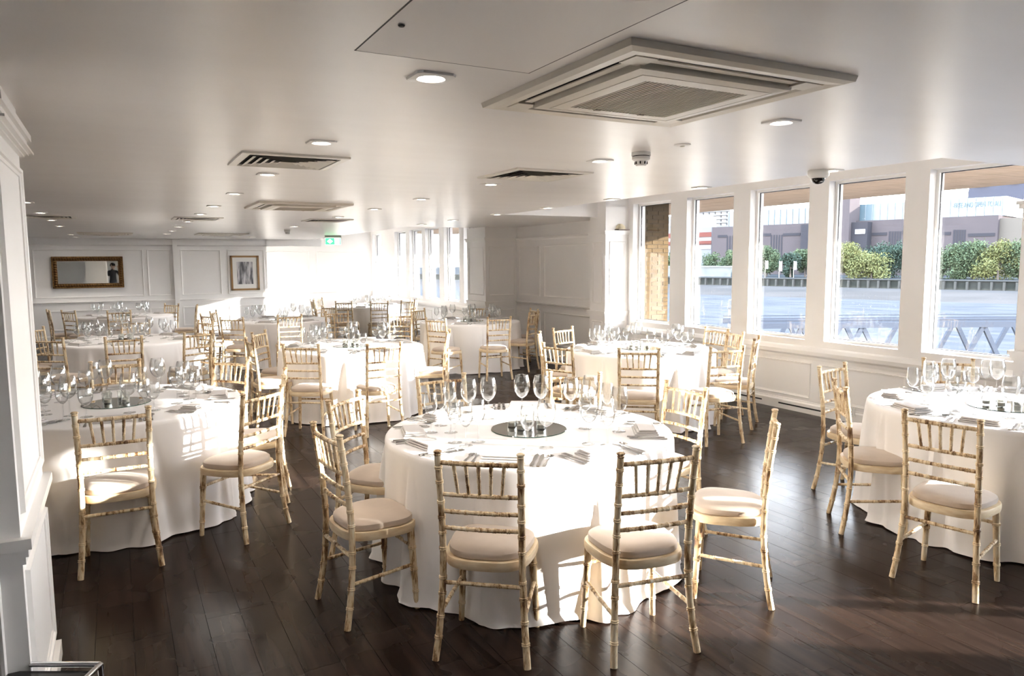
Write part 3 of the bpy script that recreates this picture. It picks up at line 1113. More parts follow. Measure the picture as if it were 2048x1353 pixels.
# ------------------------------------------------------------------ ceiling fittings
lamp_me = MB().lathe([(0.001, -0.006), (0.034, -0.006), (0.036, -0.002)], 20).mesh('lamp', LAMPM)
bz = MB()
for i, (r0, r1, z0, z1) in enumerate(((0.064, 0.064, 0, -0.006), (0.064, 0.050, -0.006, -0.008))):
    pass
n = 24


def sq(a, h):
    ca, sa = math.cos(a), math.sin(a)
    k = h / max(abs(ca), abs(sa))
    return ca * k, sa * k


angs_ = [2 * PI * (k + 0.5) / n for k in range(n)]
vs_ = [(*sq(a, 0.066), 0) for a in angs_] + [(*sq(a, 0.064), -0.007) for a in angs_] + [(0.046 * math.cos(a), 0.046 * math.sin(a), -0.009) for a in angs_] + [(0.036 * math.cos(a), 0.036 * math.sin(a), -0.001) for a in angs_]
fs_ = [(i * n + k, i * n + (k + 1) % n, (i + 1) * n + (k + 1) % n, (i + 1) * n + k) for i in range(3) for k in range(n)]
bez_me = bz.add(vs_, fs_).mesh('bezel', PLAW)
ld = bpy.data.lights.new('downlight_beam', 'SPOT')
ld.energy = LAMP_W
ld.color = (1.0, 0.91, 0.83)
ld.spot_size = math.radians(148)
ld.spot_blend = 1.0
ld.shadow_soft_size = 0.04
rows = [(0.92, y) for y in (2.25, 3.67, 5.11, 6.62, 8.11, 9.46, 11.14, 12.75, 14.37, 15.81)] + [(2.54, y) for y in (2.29, 3.63, 5.06, 6.5, 7.9, 9.4, 12.0)] + \
       [(4.2, y) for y in (3.36, 4.58, 5.80, 7.0, 8.2, 9.55, 10.75)] + [(-0.7, y) for y in (8.28, 9.85, 11.41, 13.1, 16.63, 18.07)] + [(2.69, 17.05)]
rown = {0.92: 'left-centre row', 2.54: 'right-centre row', 4.2: 'row along the window side', -0.7: 'leftmost row', 2.69: 'far end'}
ordn = ('first', 'second', 'third', 'fourth', 'fifth', 'sixth', 'seventh', 'eighth', 'ninth', 'tenth', 'eleventh', 'twelfth', 'thirteenth')
cnt = {}
for x_, y_ in rows:
    vis = y_ > (8 if x_ == -0.7 else 2)
    k = cnt[x_] = cnt.get(x_, 0) + (1 if vis else 0)
    lb = 'lit downlight out of view above or behind the viewer, %s' % rown[x_] if not vis else 'lit square-rimmed downlight, %s from the front in the %s' % (ordn[k - 1], rown[x_]) if x_ != 2.69 else 'lit downlight alone near the far wall, above the framed picture'
    t = thing('downlight', lb, 'ceiling light', (x_, y_, ZC), 0, 'recessed ceiling downlights')
    obj('bezel', bez_me, t)
    obj('lamp', lamp_me, t)
    lo = obj('beam', ld, t, (0, 0, -0.02))


def ring_frame(mb, ho, hi, zo, zi, zo2=None):
    """square ring between half widths, outer height zo, inner height zi"""
    v = [(sx * ho, sy * ho, zo) for sx, sy in ((-1, -1), (1, -1), (1, 1), (-1, 1))] + [(sx * hi, sy * hi, zi) for sx, sy in ((-1, -1), (1, -1), (1, 1), (-1, 1))]
    mb.add(v, [(k, (k + 1) % 4, 4 + (k + 1) % 4, 4 + k) for k in range(4)])


def make_ac(label):
    t = thing('air_conditioner', label, 'air conditioner', group='ceiling cassette air conditioners')
    mb = MB()
    ring_frame(mb, 0.455, 0.450, 0, -0.018)
    ring_frame(mb, 0.450, 0.425, -0.018, -0.024)
    ring_frame(mb, 0.425, 0.385, -0.024, -0.020)
    ring_frame(mb, 0.385, 0.375, -0.020, 0.0)
    mb.build('outer_frame', ACW, t)
    MB().box(-0.38, 0.38, -0.38, 0.38, -0.004, -0.001).build('slot_backing', ACD, t)
    mb = MB()
    ring_frame(mb, 0.315, 0.312, -0.002, -0.032)
    ring_frame(mb, 0.312, 0.272, -0.032, -0.036)
    ring_frame(mb, 0.272, 0.270, -0.036, -0.029)
    ring_frame(mb, 0.270, 0.266, -0.029, -0.036)
    ring_frame(mb, 0.266, 0.215, -0.036, -0.037)
    ring_frame(mb, 0.215, 0.213, -0.037, -0.027)
    cp_ = mb.build('centre_panel', ACW, t)
    for sx, sy in ((-1, -1), (1, -1), (1, 1), (-1, 1)):
        MB().box(min(sx * 0.30, sx * 0.38), max(sx * 0.30, sx * 0.38), min(sy * 0.30, sy * 0.38), max(sy * 0.30, sy * 0.38), -0.022, -0.004).build('corner_cover', ACW, t)
    for q in range(4):
        mb = MB()
        mb.bar((-0.29, 0.345, -0.016), (0.29, 0.345, -0.016), 0.030, 0.004)
        o = mb.build('air_flap', ACW, t)
        o.rotation_euler = (0, 0, q * PI / 2)
    MB().box(-0.215, 0.215, -0.215, 0.215, -0.026, -0.023).build('grille_backing', ACD, cp_)
    mb = MB()
    nb = 28
    for k in range(nb):
        y_ = -0.206 + 0.412 * k / (nb - 1)
        mb.box(y_ - 0.0036, y_ + 0.0036, -0.214, 0.214, -0.037, -0.025)
    mb.build('return_grille', GRIL, cp_)
    for sx in (-0.1, 0.1):
        MB().box(sx - 0.012, sx + 0.012, 0.206, 0.218, -0.040, -0.03).build('latch', GRIL, cp_)
    return t


ac = make_ac('big square cassette air conditioner with ribbed grille above the front tables')
ac.location = (1.69, 2.08, ZC)
for (x_, y_), lb in (((1.68, 7.75), 'cassette air conditioner above the middle table'), ((1.88, 15.6), 'cassette air conditioner far back, near the framed picture'),
                     ((-0.12, 15.9), 'cassette air conditioner far back, above the gilt mirror')):
    c = copy_tree(ac)
    c.location = (x_, y_, ZC)
    c['label'] = lb


def make_vent(label):
    t = thing('ceiling_vent', label, 'vent', group='four-way ceiling vents')
    mb = MB()
    ring_frame(mb, 0.29, 0.288, 0, -0.010)
    ring_frame(mb, 0.288, 0.245, -0.010, -0.012)
    ring_frame(mb, 0.245, 0.243, -0.012, -0.001)
    mb.build('frame', VENT, t)
    MB().box(-0.245, 0.245, -0.245, 0.245, -0.003, -0.001).build('backing', ACD, t)
    for k in range(5):
        h = 0.225 - 0.042 * k
        mb = MB()
        ring_frame(mb, h, h - 0.030, -0.016, -0.004)
        ring_frame(mb, h - 0.002, h - 0.032, -0.016, -0.004)
        mb.build('louvre_ring', VENT, t)
    return t


vt = make_vent('ivory four-way ceiling vent at the left, before the middle air conditioner')
vt.location = (0.91, 4.42, ZC)
for (x_, y_), lb in (((2.54, 4.40), 'ivory four-way ceiling vent right of centre, beside the smoke detector'), ((0.97, 10.4), 'ceiling vent far back on the left-centre ceiling'),
                     ((-0.68, 10.6), 'ceiling vent far back beside the left row of downlights'), ((2.6, 10.2), 'ceiling vent far back right of the middle air conditioner')):
    c = copy_tree(vt)
    c.location = (x_, y_, ZC)
    c['label'] = lb

# access hatch
hx0, hx1, hy0, hy1 = 0.62, 1.18, 1.30, 2.075
t = thing('ceiling_hatch', 'flush access hatch in the ceiling left of the big air conditioner', 'hatch', ((hx0 + hx1) / 2, (hy0 + hy1) / 2, ZC))
MB().box(hx0, hx1, hy0, hy1, -0.0006, 0.0).build('shadow_gap', GREYB, t, loc=(-(hx0 + hx1) / 2, -(hy0 + hy1) / 2, 0))
MB().box(hx0 + 0.0045, hx1 - 0.0045, hy0 + 0.0045, hy1 - 0.0045, -0.0008, -0.0002).build('hatch_panel', PANELC, t, loc=(-(hx0 + hx1) / 2, -(hy0 + hy1) / 2, 0))
MB().lathe([(0.001, -0.006), (0.007, -0.006), (0.009, -0.003)], 14, (0.64 + 0.02 - (hx0 + hx1) / 2, 1.80 - (hy0 + hy1) / 2, 0)).build('lock', ACD, t)

# smoke detectors
for (x_, y_), lb in (((2.56, 3.27), 'white smoke detector hanging below the big air conditioner'), ((2.69, 13.3), 'small smoke detector far back near the framed picture')):
    t = thing('smoke_detector', lb, 'smoke detector', (x_, y_, ZC), 0, 'smoke detectors')
    MB().lathe([(0.052, 0), (0.053, -0.018), (0.050, -0.020)], 24).build('base', PLAW, t, True)
    MB().lathe([(0.044, -0.019), (0.044, -0.025)], 24).build('gap_ring', ACD, t)
    MB().lathe([(0.049, -0.024), (0.049, -0.038), (0.040, -0.045), (0.034, -0.047), (0.030, -0.068), (0.024, -0.073), (0.001, -0.073)], 24).build('head', PLAW, t, True)
    for q in range(8):
        a = q * PI / 4
        mb = MB().box(0.0305, 0.0355, -0.003, 0.003, -0.064, -0.050, a, (0, 0))
        mb.build('vent_slot', ACD, t)
# ceiling speaker / sensor disc
t = thing('ceiling_sensor', 'unlit round white sensor disc between two downlights near the windows', 'sensor', (2.58, 2.96, ZC))
MB().lathe([(0.042, 0), (0.042, -0.004), (0.030, -0.007), (0.001, -0.008)], 24).build('rim', PLAW, t, True)
MB().lathe([(0.014, -0.0075), (0.010, -0.013), (0.001, -0.014)], 16).build('lens', VENT, t, True)
# security camera
t = thing('security_camera', 'white dome security camera on the ceiling edge by the windows', 'camera', (4.13, 3.40, ZC))
MB().lathe([(0.066, 0), (0.068, -0.004), (0.067, -0.036), (0.055, -0.050), (0.042, -0.053)], 28).build('housing', PLAW, t, True)
MB().lathe([(0.043, -0.052), (0.041, -0.066), (0.033, -0.080), (0.020, -0.088), (0.001, -0.091)], 24).build('dome', BLKG, t, True)
MB().lathe([(0.001, 0.0), (0.009, 0.0), (0.009, 0.004), (0.001, 0.004)], 12, (-0.012, -0.034, -0.079)).build('lens', CHROME, t, True)
# exit sign
GRN = mat('green_exit_sign', (0.02, 0.45, 0.10), 0.4, emit=((0.05, 0.75, 0.18), 0.8))
SGW = mat('lit_sign_white', (0.9, 0.95, 0.9), 0.4, emit=((0.85, 1.0, 0.88), 0.9))
ep = atx(666, 478, 4.12)
t = thing('exit_sign', 'green and white illuminated exit sign hanging far back', 'exit sign', (ep.x, ep.y, ZC), -0.25)
MB().box(-0.17, 0.17, -0.03, 0.03, -0.05, 0.0).build('housing', mat('grey_sign_housing', (0.45, 0.45, 0.43), 0.5), t)
spn = MB().box(-0.16, 0.16, -0.006, 0.006, -0.20, -0.05).build('sign_panel', SGW, t)
MB().box(-0.158, 0.03, -0.010, -0.006, -0.195, -0.055).build('green_field', GRN, spn)
MB().add([(-0.065, -0.012, -0.075), (-0.125, -0.012, -0.125), (-0.065, -0.012, -0.175), (-0.005, -0.012, -0.125)], [(0, 1, 2, 3)]).build('arrow', SGW, spn)
mb = MB().box(0.135, 0.155, -0.010, -0.006, -0.195, -0.055)
mb.build('door_mark', GRN, spn)
mb = MB().bar((0.075, -0.009, -0.09), (0.085, -0.009, -0.13), 0.018, 0.004).bar((0.085, -0.009, -0.13), (0.065, -0.009, -0.175), 0.012, 0.004).bar((0.085, -0.009, -0.13), (0.11, -0.009, -0.17), 0.012, 0.004)
mb.bar((0.078, -0.009, -0.10), (0.105, -0.009, -0.115), 0.01, 0.004).lathe([(0.001, 0), (0.012, 0)], 10, (0.074, -0.009, -0.072))
mb.build('running_figure', GRN, spn)

# ------------------------------------------------------------------ wall things
# gilt mirror on the far wall
mx0, mx1, mz0, mz1 = -1.21, 0.165, 1.19, 1.885
t = thing('wall_mirror', 'long mirror in an ornate dark gilt frame on the far wall', 'mirror', ((mx0 + mx1) / 2, YB, (mz0 + mz1) / 2))
hw, hh = (mx1 - mx0) / 2, (mz1 - mz0) / 2
mb = MB()
for a, b, z0, z1 in ((-hw, hw, hh - 0.10, hh), (-hw, hw, -hh, -hh + 0.10), (-hw, -hw + 0.10, -hh, hh), (hw - 0.10, hw, -hh, hh)):
    mb.box(a, b, -0.05, 0, z0, z1)
for a, b, z0, z1 in ((-hw, hw, hh - 0.03, hh), (-hw, hw, -hh, -hh + 0.03), (-hw, -hw + 0.03, -hh, hh), (hw - 0.03, hw, -hh, hh)):
    mb.box(a, b, -0.075, -0.05, z0, z1)
gf_ = mb.build('frame', GOLD, t)
bead = MB().lathe([(0.001, -0.03), (0.022, -0.02), (0.032, 0), (0.022, 0.02), (0.001, 0.03)], 8).mesh('carved_bead', GOLD, True)
nbx, nbz = 26, 11
for k in range(nbx):
    for z in (hh - 0.062, -hh + 0.062):
        obj('carved_bead', bead, gf_, (-hw + 0.06 + (2 * hw - 0.12) * k / (nbx - 1), -0.05, z))
for k in range(1, nbz):
    for x_ in (-hw + 0.062, hw - 0.062):
        obj('carved_bead', bead, gf_, (x_, -0.05, -hh + 0.06 + (2 * hh - 0.12) * k / nbz))
MB().box(-hw + 0.09, hw - 0.09, -0.02, -0.012, -hh + 0.09, hh - 0.09).build('mirror_glass', MIRR, t)

# framed print
t = thing('framed_print', 'framed grey woodland print with white mount on the far wall', 'picture', (2.78, YB, 1.48))
mb = MB()
for a, b, z0, z1 in ((-0.33, 0.33, 0.375, 0.42), (-0.33, 0.33, -0.42, -0.375), (-0.33, -0.285, -0.42, 0.42), (0.285, 0.33, -0.42, 0.42)):
    mb.box(a, b, -0.035, 0, z0, z1)
mb.build('frame', WFRM, t)
MB().box(-0.29, 0.29, -0.012, -0.004, -0.38, 0.38).build('mount', mat('white_mount_card', (0.8, 0.79, 0.76), 0.8), t)
prm = mat('grey_woodland_print', (0.62, 0.60, 0.62), 0.7, col2=(0.10, 0.10, 0.11), scale=3.2, stretch=(5, 1, 0.8), lo=0.42, hi=0.62, detail=6)
MB().box(-0.185, 0.185, -0.015, -0.012, -0.27, 0.27).build('print', prm, t)

# wall uplighter on the pilaster
t = thing('wall_uplighter', 'small cream bowl uplighter on the pilaster left of the river windows', 'wall light', (6.56, 8.85, 2.165))
mb = MB()
vs_ = [(0.09 * math.cos(PI + PI * k / 12) * q, 0.09 * math.sin(PI + PI * k / 12) * q - 0.0, -0.0 + z) for q, z in ((0.92, 0.0), (0.80, 0.045), (0.35, 0.08)) for k in range(13)]
fs_ = [(i * 13 + k, i * 13 + k + 1, (i + 1) * 13 + k + 1, (i + 1) * 13 + k) for i in range(2) for k in range(12)]
mb.add(vs_, fs_).build('shade', mat('cream_alabaster', (0.78, 0.70, 0.52), 0.4), t, True)
MB().box(-0.10, 0.10, -0.10, 0.0, -0.012, 0.0).build('bracket', mat('dark_bronze', (0.06, 0.04, 0.03), 0.4, 0.5), t)
# socket
t = thing('wall_socket', 'white double wall socket low below the river windows', 'socket', (XW, 5.02, 0.115))
MB().box(-0.030, -0.020, -0.075, 0.075, -0.045, 0.045).build('plate', PLAW, t)
for s in (-0.035, 0.035):
    MB().box(-0.032, -0.030, s - 0.004, s + 0.004, -0.002, 0.010).box(-0.032, -0.030, s - 0.014, s - 0.008, -0.02, -0.014).box(-0.032, -0.030, s + 0.008, s + 0.014, -0.02, -0.014).build('pin_holes', ACD, t)

# chrome stool with black seat at the foot of the pillar
sp = atz(158, 1332, 0.46)
t = thing('chrome_stool', 'chrome-framed stool with a black seat at the foot of the pillar', 'stool', (sp.x - 0.20, sp.y - 0.09, 0), -0.5)
BLKL = mat('black_leather', (0.012, 0.012, 0.013), 0.18)
MB().box(-0.17, 0.17, -0.17, 0.17, 0.425, 0.445).build('seat', BLKL, t)
fr_ = MB()
cr = [(-0.19, -0.19), (0.19, -0.19), (0.19, 0.19), (-0.19, 0.19)]
for k in range(4):
    a, b = cr[k], cr[(k + 1) % 4]
    fr_.tube([(a[0], a[1], 0.455), (b[0], b[1], 0.455)], [0.009, 0.009], 10)
fr_.build('seat_frame', CHROME, t, True)
for k in range(4):
    MB().tube([(cr[k][0], cr[k][1], 0.455), (cr[k][0] * 1.05, cr[k][1] * 1.05, 0)], [0.009, 0.009], 10).build('leg', CHROME, t, True)

# ------------------------------------------------------------------ the photographer (seen in the far mirror)
SKIN = mat('skin', (0.62, 0.42, 0.32), 0.55)
JACK = mat('black_jacket', (0.018, 0.018, 0.02), 0.8)
TRSR = mat('dark_trousers', (0.03, 0.035, 0.05), 0.85)


def person():
    root = thing('person', 'photographer in black jacket raising a camera, reflected in the gilt mirror', 'person', (-0.10, -0.42, 0), -YAW)
    j, e, rad = [], [], []

    def v(p, r, par=None):
        j.append(p)
        rad.append(r)
        if par is not None:
            e.append((par, len(j) - 1))
        return len(j) - 1
    pel = v((0, 0, 0.95), (0.15, 0.11))
    wst = v((0, 0, 1.10), (0.135, 0.10), pel)
    chs = v((0, 0.0, 1.32), (0.165, 0.115), wst)
    nk = v((0, 0.01, 1.48), (0.06, 0.06), chs)
    hd0 = v((0, 0.03, 1.56), (0.065, 0.075), nk)
    hd1 = v((0, 0.035, 1.65), (0.078, 0.095), hd0)
    v((0, 0.03, 1.74), (0.06, 0.075), hd1)
    v((0, 0.135, 1.625), (0.012, 0.014), hd1)         # nose
    for s in (-1, 1):
        v((0.085 * s, 0.02, 1.64), (0.012, 0.02), hd1)  # ear
        hip = v((0.09 * s, 0, 0.90), (0.09, 0.09), pel)
        kn = v((0.10 * s, 0.02, 0.50), (0.06, 0.065), hip)
        an = v((0.11 * s, 0, 0.09), (0.04, 0.045), kn)
        v((0.12 * s, 0.15, 0.04), (0.04, 0.03), an)
        sh = v((0.185 * s, 0, 1.41), (0.06, 0.06), chs)
        el = v((0.26 * s, 0.12, 1.20), (0.045, 0.045), sh)
        wr_ = v((0.11 * s, 0.27, 1.56), (0.028, 0.028), el)
        pm = v((0.085 * s, 0.29, 1.63), (0.030, 0.018), wr_)
        for k in range(4):
            f1 = v((0.06 * s, 0.315 + 0.012 * k, 1.655 - 0.012 * k), (0.009, 0.009), pm)
            v((0.035 * s, 0.325 + 0.012 * k, 1.66 - 0.014 * k), (0.008, 0.008), f1)
        v((0.05 * s, 0.27, 1.62), (0.010, 0.010), pm)
    me = bpy.data.meshes.new('body')
    me.from_pydata(j, e, [])
    b = obj('body', me, root)
    b.modifiers.new('skin', 'SKIN')
    for i, r in enumerate(rad):
        me.skin_vertices[0].data[i].radius = r
    me.skin_vertices[0].data[pel].use_root = True
    sb = b.modifiers.new('sub', 'SUBSURF')
    sb.levels = sb.render_levels = 2
    bpy.context.view_layer.update()
    ev = b.evaluated_get(bpy.context.evaluated_depsgraph_get())
    me2 = bpy.data.meshes.new_from_object(ev)
    b.modifiers.clear()
    b.data = me2
    me2.materials.clear()
    for m_ in (JACK, SKIN, TRSR):
        me2.materials.append(m_)
    for p in me2.polygons:
        z, y_ = p.center.z, p.center.y
        p.material_index = 1 if (z > 1.475 and abs(p.center.x) < 0.12) or (y_ > 0.265 and z > 1.52) else (2 if z < 0.98 and abs(p.center.x) < 0.2 else 0)
        p.use_smooth = True
    vs_, fs_ = [], []
    for i in range(9):
        for k in range(16):
            th, ph = PI * 0.62 * i / 8, 2 * PI * k / 16
            vs_.append((0.092 * math.sin(th) * math.cos(ph), 0.012 + 0.108 * math.sin(th) * math.sin(ph) - 0.02 * (i / 8), 1.675 + 0.12 * math.cos(th)))
    for i in range(8):
        for k in range(16):
            if not (i > 4 and 1 < k < 7):
                fs_.append((i * 16 + k, i * 16 + (k + 1) % 16, (i + 1) * 16 + (k + 1) % 16, (i + 1) * 16 + k))
    MB().add(vs_, fs_).build('hair', mat('dark_hair', (0.02, 0.014, 0.01), 0.6), root, True)
    for s in (-1, 1):
        MB().lathe([(0.001, 0.010), (0.008, 0.006), (0.010, 0), (0.008, -0.006), (0.001, -0.010)], 10, (0.032 * s, 0.118, 1.665)).build('eye', GREYB, root, True)
    MB().box(-0.025, 0.025, 0.118, 0.126, 1.575, 1.583).build('mouth', mat('lips', (0.42, 0.2, 0.17), 0.5), root)
    return root


person()
t = thing('photo_camera', 'black photo camera held up by the photographer in the gilt mirror', 'camera', (0, 0, H), -YAW)
MB().box(-0.065, 0.065, -0.13, -0.085, -0.05, 0.045).box(-0.025, 0.025, -0.125, -0.085, 0.045, 0.075).build('camera_body', BLKG, t)
o = MB().lathe([(0.036, 0.0), (0.036, 0.06), (0.034, 0.06)], 20).build('lens_barrel', ACD, t, True)
o.rotation_euler = (-PI / 2, 0, 0)
o.location = (0, -0.085, 0)

# ------------------------------------------------------------------ outside: overhang, brick pier, river, far bank
SOFF = mat('brown_soffit_boards', (0.27, 0.20, 0.15), 0.8, spec=0.0, col2=(0.23, 0.17, 0.125), scale=2, stretch=(1, 6, 1))
ov = thing('roof_overhang', 'brown boarded overhang above the river windows outside', 'overhang', (0, 0, 0))  # stretch over the far bay added to hold back the sun there
for k in range(6):
    MB().box(XW + WT + 0.02 + k * 0.46, XW + WT + 0.02 + (k + 1) * 0.46 - 0.012, 2.3, 22.0, 2.60, 2.66).build('soffit_board', SOFF, ov)
MB().box(XW + WT + 0.02, XW + WT + 2.8, 2.3, 22.0, 2.66, 2.90).build('roof_slab', SOFF, ov)

BR1 = mat('buff_brick', (0.0676, 0.0481, 0.0273), 0.85, spec=0.0, col2=(0.0481, 0.0338, 0.0195), scale=12, bump=0.3, bscale=60, rnd=1)
MORT = mat('brick_mortar', (0.036, 0.031, 0.025), 0.95, spec=0.0)
pr = thing('brick_pier', 'buff brick pier outside the leftmost river window', 'brick pier', (7.05, 8.98, 0))
MB().box(0.006, 0.534, 0.006, 0.60, -1.0, 2.60).build('mortar_core', MORT, pr)
bm1 = MB().box(0, 0.205, 0, 0.06, 0, 0.055).mesh('brick', BR1)
bm2 = MB().box(0, 0.098, 0, 0.06, 0, 0.055).mesh('brick', BR1)
for r_ in range(38):
    z = 0.18 + r_ * 0.0635
    xx = 0.0
    pat = (bm1, bm1, bm2) if r_ % 2 == 0 else (bm2, bm1, bm1)
    for me in pat:
        obj('brick', me, pr, (xx, random.uniform(-0.004, 0.002), z))
        xx += (0.205 if me is bm1 else 0.098) + 0.0105
for r_ in range(38):                                 # river-side flank
    z = 0.18 + r_ * 0.0635
    o = obj('brick', bm1 if r_ % 2 else bm2, pr, (0.54, 0.07, z))
    o.rotation_euler = (0, 0, PI / 2)

# far bank frame: D metres out from the camera, s metres along the bank
tv = Vector((-0.276, 0.961, 0)).normalized()
nv = Vector((-tv.y, tv.x, 0))                          # towards us


def on_bank(px, py, D):
    d = ray(px, py)
    lam = -D / d.dot(nv)
    p = d * lam
    return p.dot(tv), H + p.z


def bank_obj(mb, name, m, parent=None):
    o = mb.build(name, m, parent)
    return o


BANK = Matrix((tv, -nv, Vector((0, 0, 1)))).transposed().to_4x4()   # local x along the bank, y away from us


def bank_thing(name, label, cat, group=None):
    t = thing(name, label, cat, group=group)
    t.matrix_world = BANK
    return t


WZ = -7.0
WATM = mat('grey_blue_river_water', (0.03848, 0.037, 0.037), 0.35, spec=0.0, col2=(0.02664, 0.02664, 0.02812), scale=0.12, detail=8, bump=0.5, bscale=0.5, stretch=(1, 3.0, 1))  # ripple highlights put into the colour, no real reflection
riv = MB().box(-500, 700, -260, 172, WZ - 0.3, WZ).build('river', WATM)
riv.matrix_world = BANK
tag(riv, 'pale blue-grey river beyond the windows', 'river', kind='stuff')
SAND = mat('damp_foreshore_sand', (0.03774, 0.03271, 0.02956), 0.8, spec=0.0, col2=(0.03019, 0.02642, 0.0239), scale=0.06)
sa_ = MB().add([(-500, 166, WZ - 0.05), (700, 166, WZ - 0.05), (700, 207.6, WZ + 1.1), (-500, 207.6, WZ + 1.1)], [(0, 1, 2, 3)]).build('foreshore', SAND)
sa_.matrix_world = BANK
tag(sa_, 'strip of sandy foreshore on the far side of the river', 'foreshore', kind='stuff')
STON = mat('dark_embankment_stone', (0.01982, 0.02038, 0.01869), 0.8, spec=0.0, col2=(0.01415, 0.01528, 0.01359), scale=0.3)
em = bank_thing('embankment_wall', 'dark embankment wall with timber piles across the river', 'embankment')
MB().box(-500, 700, 208, 216, WZ, -3.6).build('wall_face', STON, em)
MB().box(-500, 700, 207.6, 208.6, -3.75, -3.45).build('coping', mat('pale_coping_stone', (0.03397, 0.03397, 0.03321), 0.8, spec=0.0), em)
pile = MB().box(-0.25, 0.25, 207.1, 208, WZ, -3.9).mesh('timber_pile', mat('pale_weathered_timber', (0.03397, 0.03283, 0.03), 0.8, spec=0.0))
s_a, s_b = on_bank(2060, 570, 207)[0], on_bank(1330, 570, 207)[0]
k = 0
s_ = s_a
while s_ < s_b:
    obj('timber_pile', pile, em, (s_, 0, 0))
    s_ += 2.6
MB().box(-500, 700, 216, 600, WZ, -3.6).build('promenade', mat('pale_paving', (0.02131, 0.02131, 0.02131), 0.9, spec=0.0), em)

# long brick building with a glass storey
BRK = mat('mauve_brown_brickwork', (0.03945, 0.03329, 0.03396), 0.9, spec=0.0, col2=(0.03621, 0.0309, 0.0317), scale=0.2)
BRK2 = mat('darker_brick_recess', (0.02021, 0.01931, 0.02166), 0.9, spec=0.0)
BGL = mat('pale_blue_glass_cladding', (0.04529, 0.06793, 0.07925), 0.3, col2=(0.03774, 0.0585, 0.07171), scale=0.15, stretch=(1, 1, 0.2))
bd = bank_thing('brick_building', 'long brown brick building with slit windows and glass storey across the river', 'building')
D0 = 266.0
sR, zt = on_bank(1997, 433, D0)
sL, _ = on_bank(1424, 470, D0)
zt = on_bank(1700, 443, D0)[1]
MB().box(sR, sL, D0, D0 + 60, -3.6, zt).build('main_block', BRK, bd)
# glass storey
gR, gL = on_bank(2011, 420, D0 + 5)[0], on_bank(1455, 440, D0 + 5)[0]
zg = on_bank(1760, 407, D0 + 5)[1]
gs = MB().box(gR, gL, D0 + 5, D0 + 45, zt, zg).build('glass_storey', BGL, bd)
mu_me = MB().box(-0.12, 0.12, D0 + 4.7, D0 + 5, zt, zg).mesh('glazing_bar', mat('pale_glazing_bar', (0.07171, 0.08495, 0.09435), 0.4))
s_ = gR + 1.0
while s_ < gL:
    obj('glazing_bar', mu_me, gs, (s_, 0, 0))
    s_ += 2.4
# parapet line, slit windows and dark lintels
for xa, xb, ya in ((1990, 1937, 466), (1902, 1880, 464), (1830, 1805, 461), (1774, 1737, 465), (1601, 1566, 466), (1542, 1516, 467), (1454, 1436, 470)):
    s0, z0 = on_bank(xa, ya, D0)
    s1, _ = on_bank(xb, ya, D0)
    MB().box(min(s0, s1), max(s0, s1), D0 - 0.15, D0, z0 - 1.0, z0).build('dark_lintel', BRK2, bd)
for xc, y0_, y1_ in ((1465, 472, 525), (1553, 470, 530), (1790, 463, 520), (1919, 460, 512)):
    for q in range(5):
        s0, z1_ = on_bank(xc - 10 + q * 5.2, y0_, D0)
        _, z0_ = on_bank(xc, y1_, D0)
        MB().box(s0 - 0.27, s0 + 0.27, D0 - 0.10, D0 + 0.02, z0_, z1_).build('slit_window', BRK2, bd)
# central tower and its recess
s0, s1 = on_bank(1698, 450, D0 - 6)[0], on_bank(1640, 450, D0 - 6)[0]
MB().box(s0, s1, D0 - 6, D0 + 3, -3.6, 60).build('chimney_tower', BRK, bd)
s0, s1 = on_bank(1735, 450, D0 - 4)[0], on_bank(1602, 450, D0 - 4)[0]
MB().box(s0, s1, D0 - 4, D0 + 1, -3.6, zt - 0.6).build('tower_base', BRK2, bd)
for xa, xb, ya, yb in ((1621, 1634, 462, 471), (1710, 1730, 459, 468)):
    s0, z1_ = on_bank(xa, ya, D0 - 4.2)
    s1, z0_ = on_bank(xb, yb, D0 - 4.2)
    MB().box(min(s0, s1), max(s0, s1), D0 - 4.2, D0 - 4, z0_, z1_).build('white_banner', mat('white_banner_cloth', (0.1132, 0.1132, 0.1208), 0.7), bd)
# lettering on the glass storey
cu = bpy.data.curves.new('txt', 'FONT')
cu.body = '-FREE AND OPEN TO ALL'
cu.size = 3.2
cu.extrude = 0.05
cu.align_x = 'LEFT'
to = bpy.data.objects.new('txt', cu)
C.objects.link(to)
bpy.context.view_layer.update()
tm = bpy.data.meshes.new_from_object(to.evaluated_get(bpy.context.evaluated_depsgraph_get()))
bpy.data.objects.remove(to)
tm.materials.append(mat('grey_blue_lettering', (0.0151, 0.02831, 0.03774), 0.5))
w0 = max(v.co.x for v in tm.vertices)
lsL, lz = on_bank(1905, 402, D0 + 4.6)
lsR, _ = on_bank(2004, 394, D0 + 4.6)
kx = abs(lsL - lsR) / w0
for v in tm.vertices:
    v.co = Vector((lsL - v.co.x * kx, D0 + 4.6 - v.co.z, zg - 2.9 + v.co.y * 0.72))
tl = obj('storey_lettering', tm, gs)
# end wing on the right, its sunlight put into the cream colour
s0, s1 = on_bank(2100, 440, D0)[0], sR
MB().box(s0, s1, D0 + 2.0, D0 + 40, -3.6, zt - 1).build('end_wing', mat('sunlit_cream_wall', (0.06038, 0.05284, 0.04529), 0.85, spec=0.0), bd)
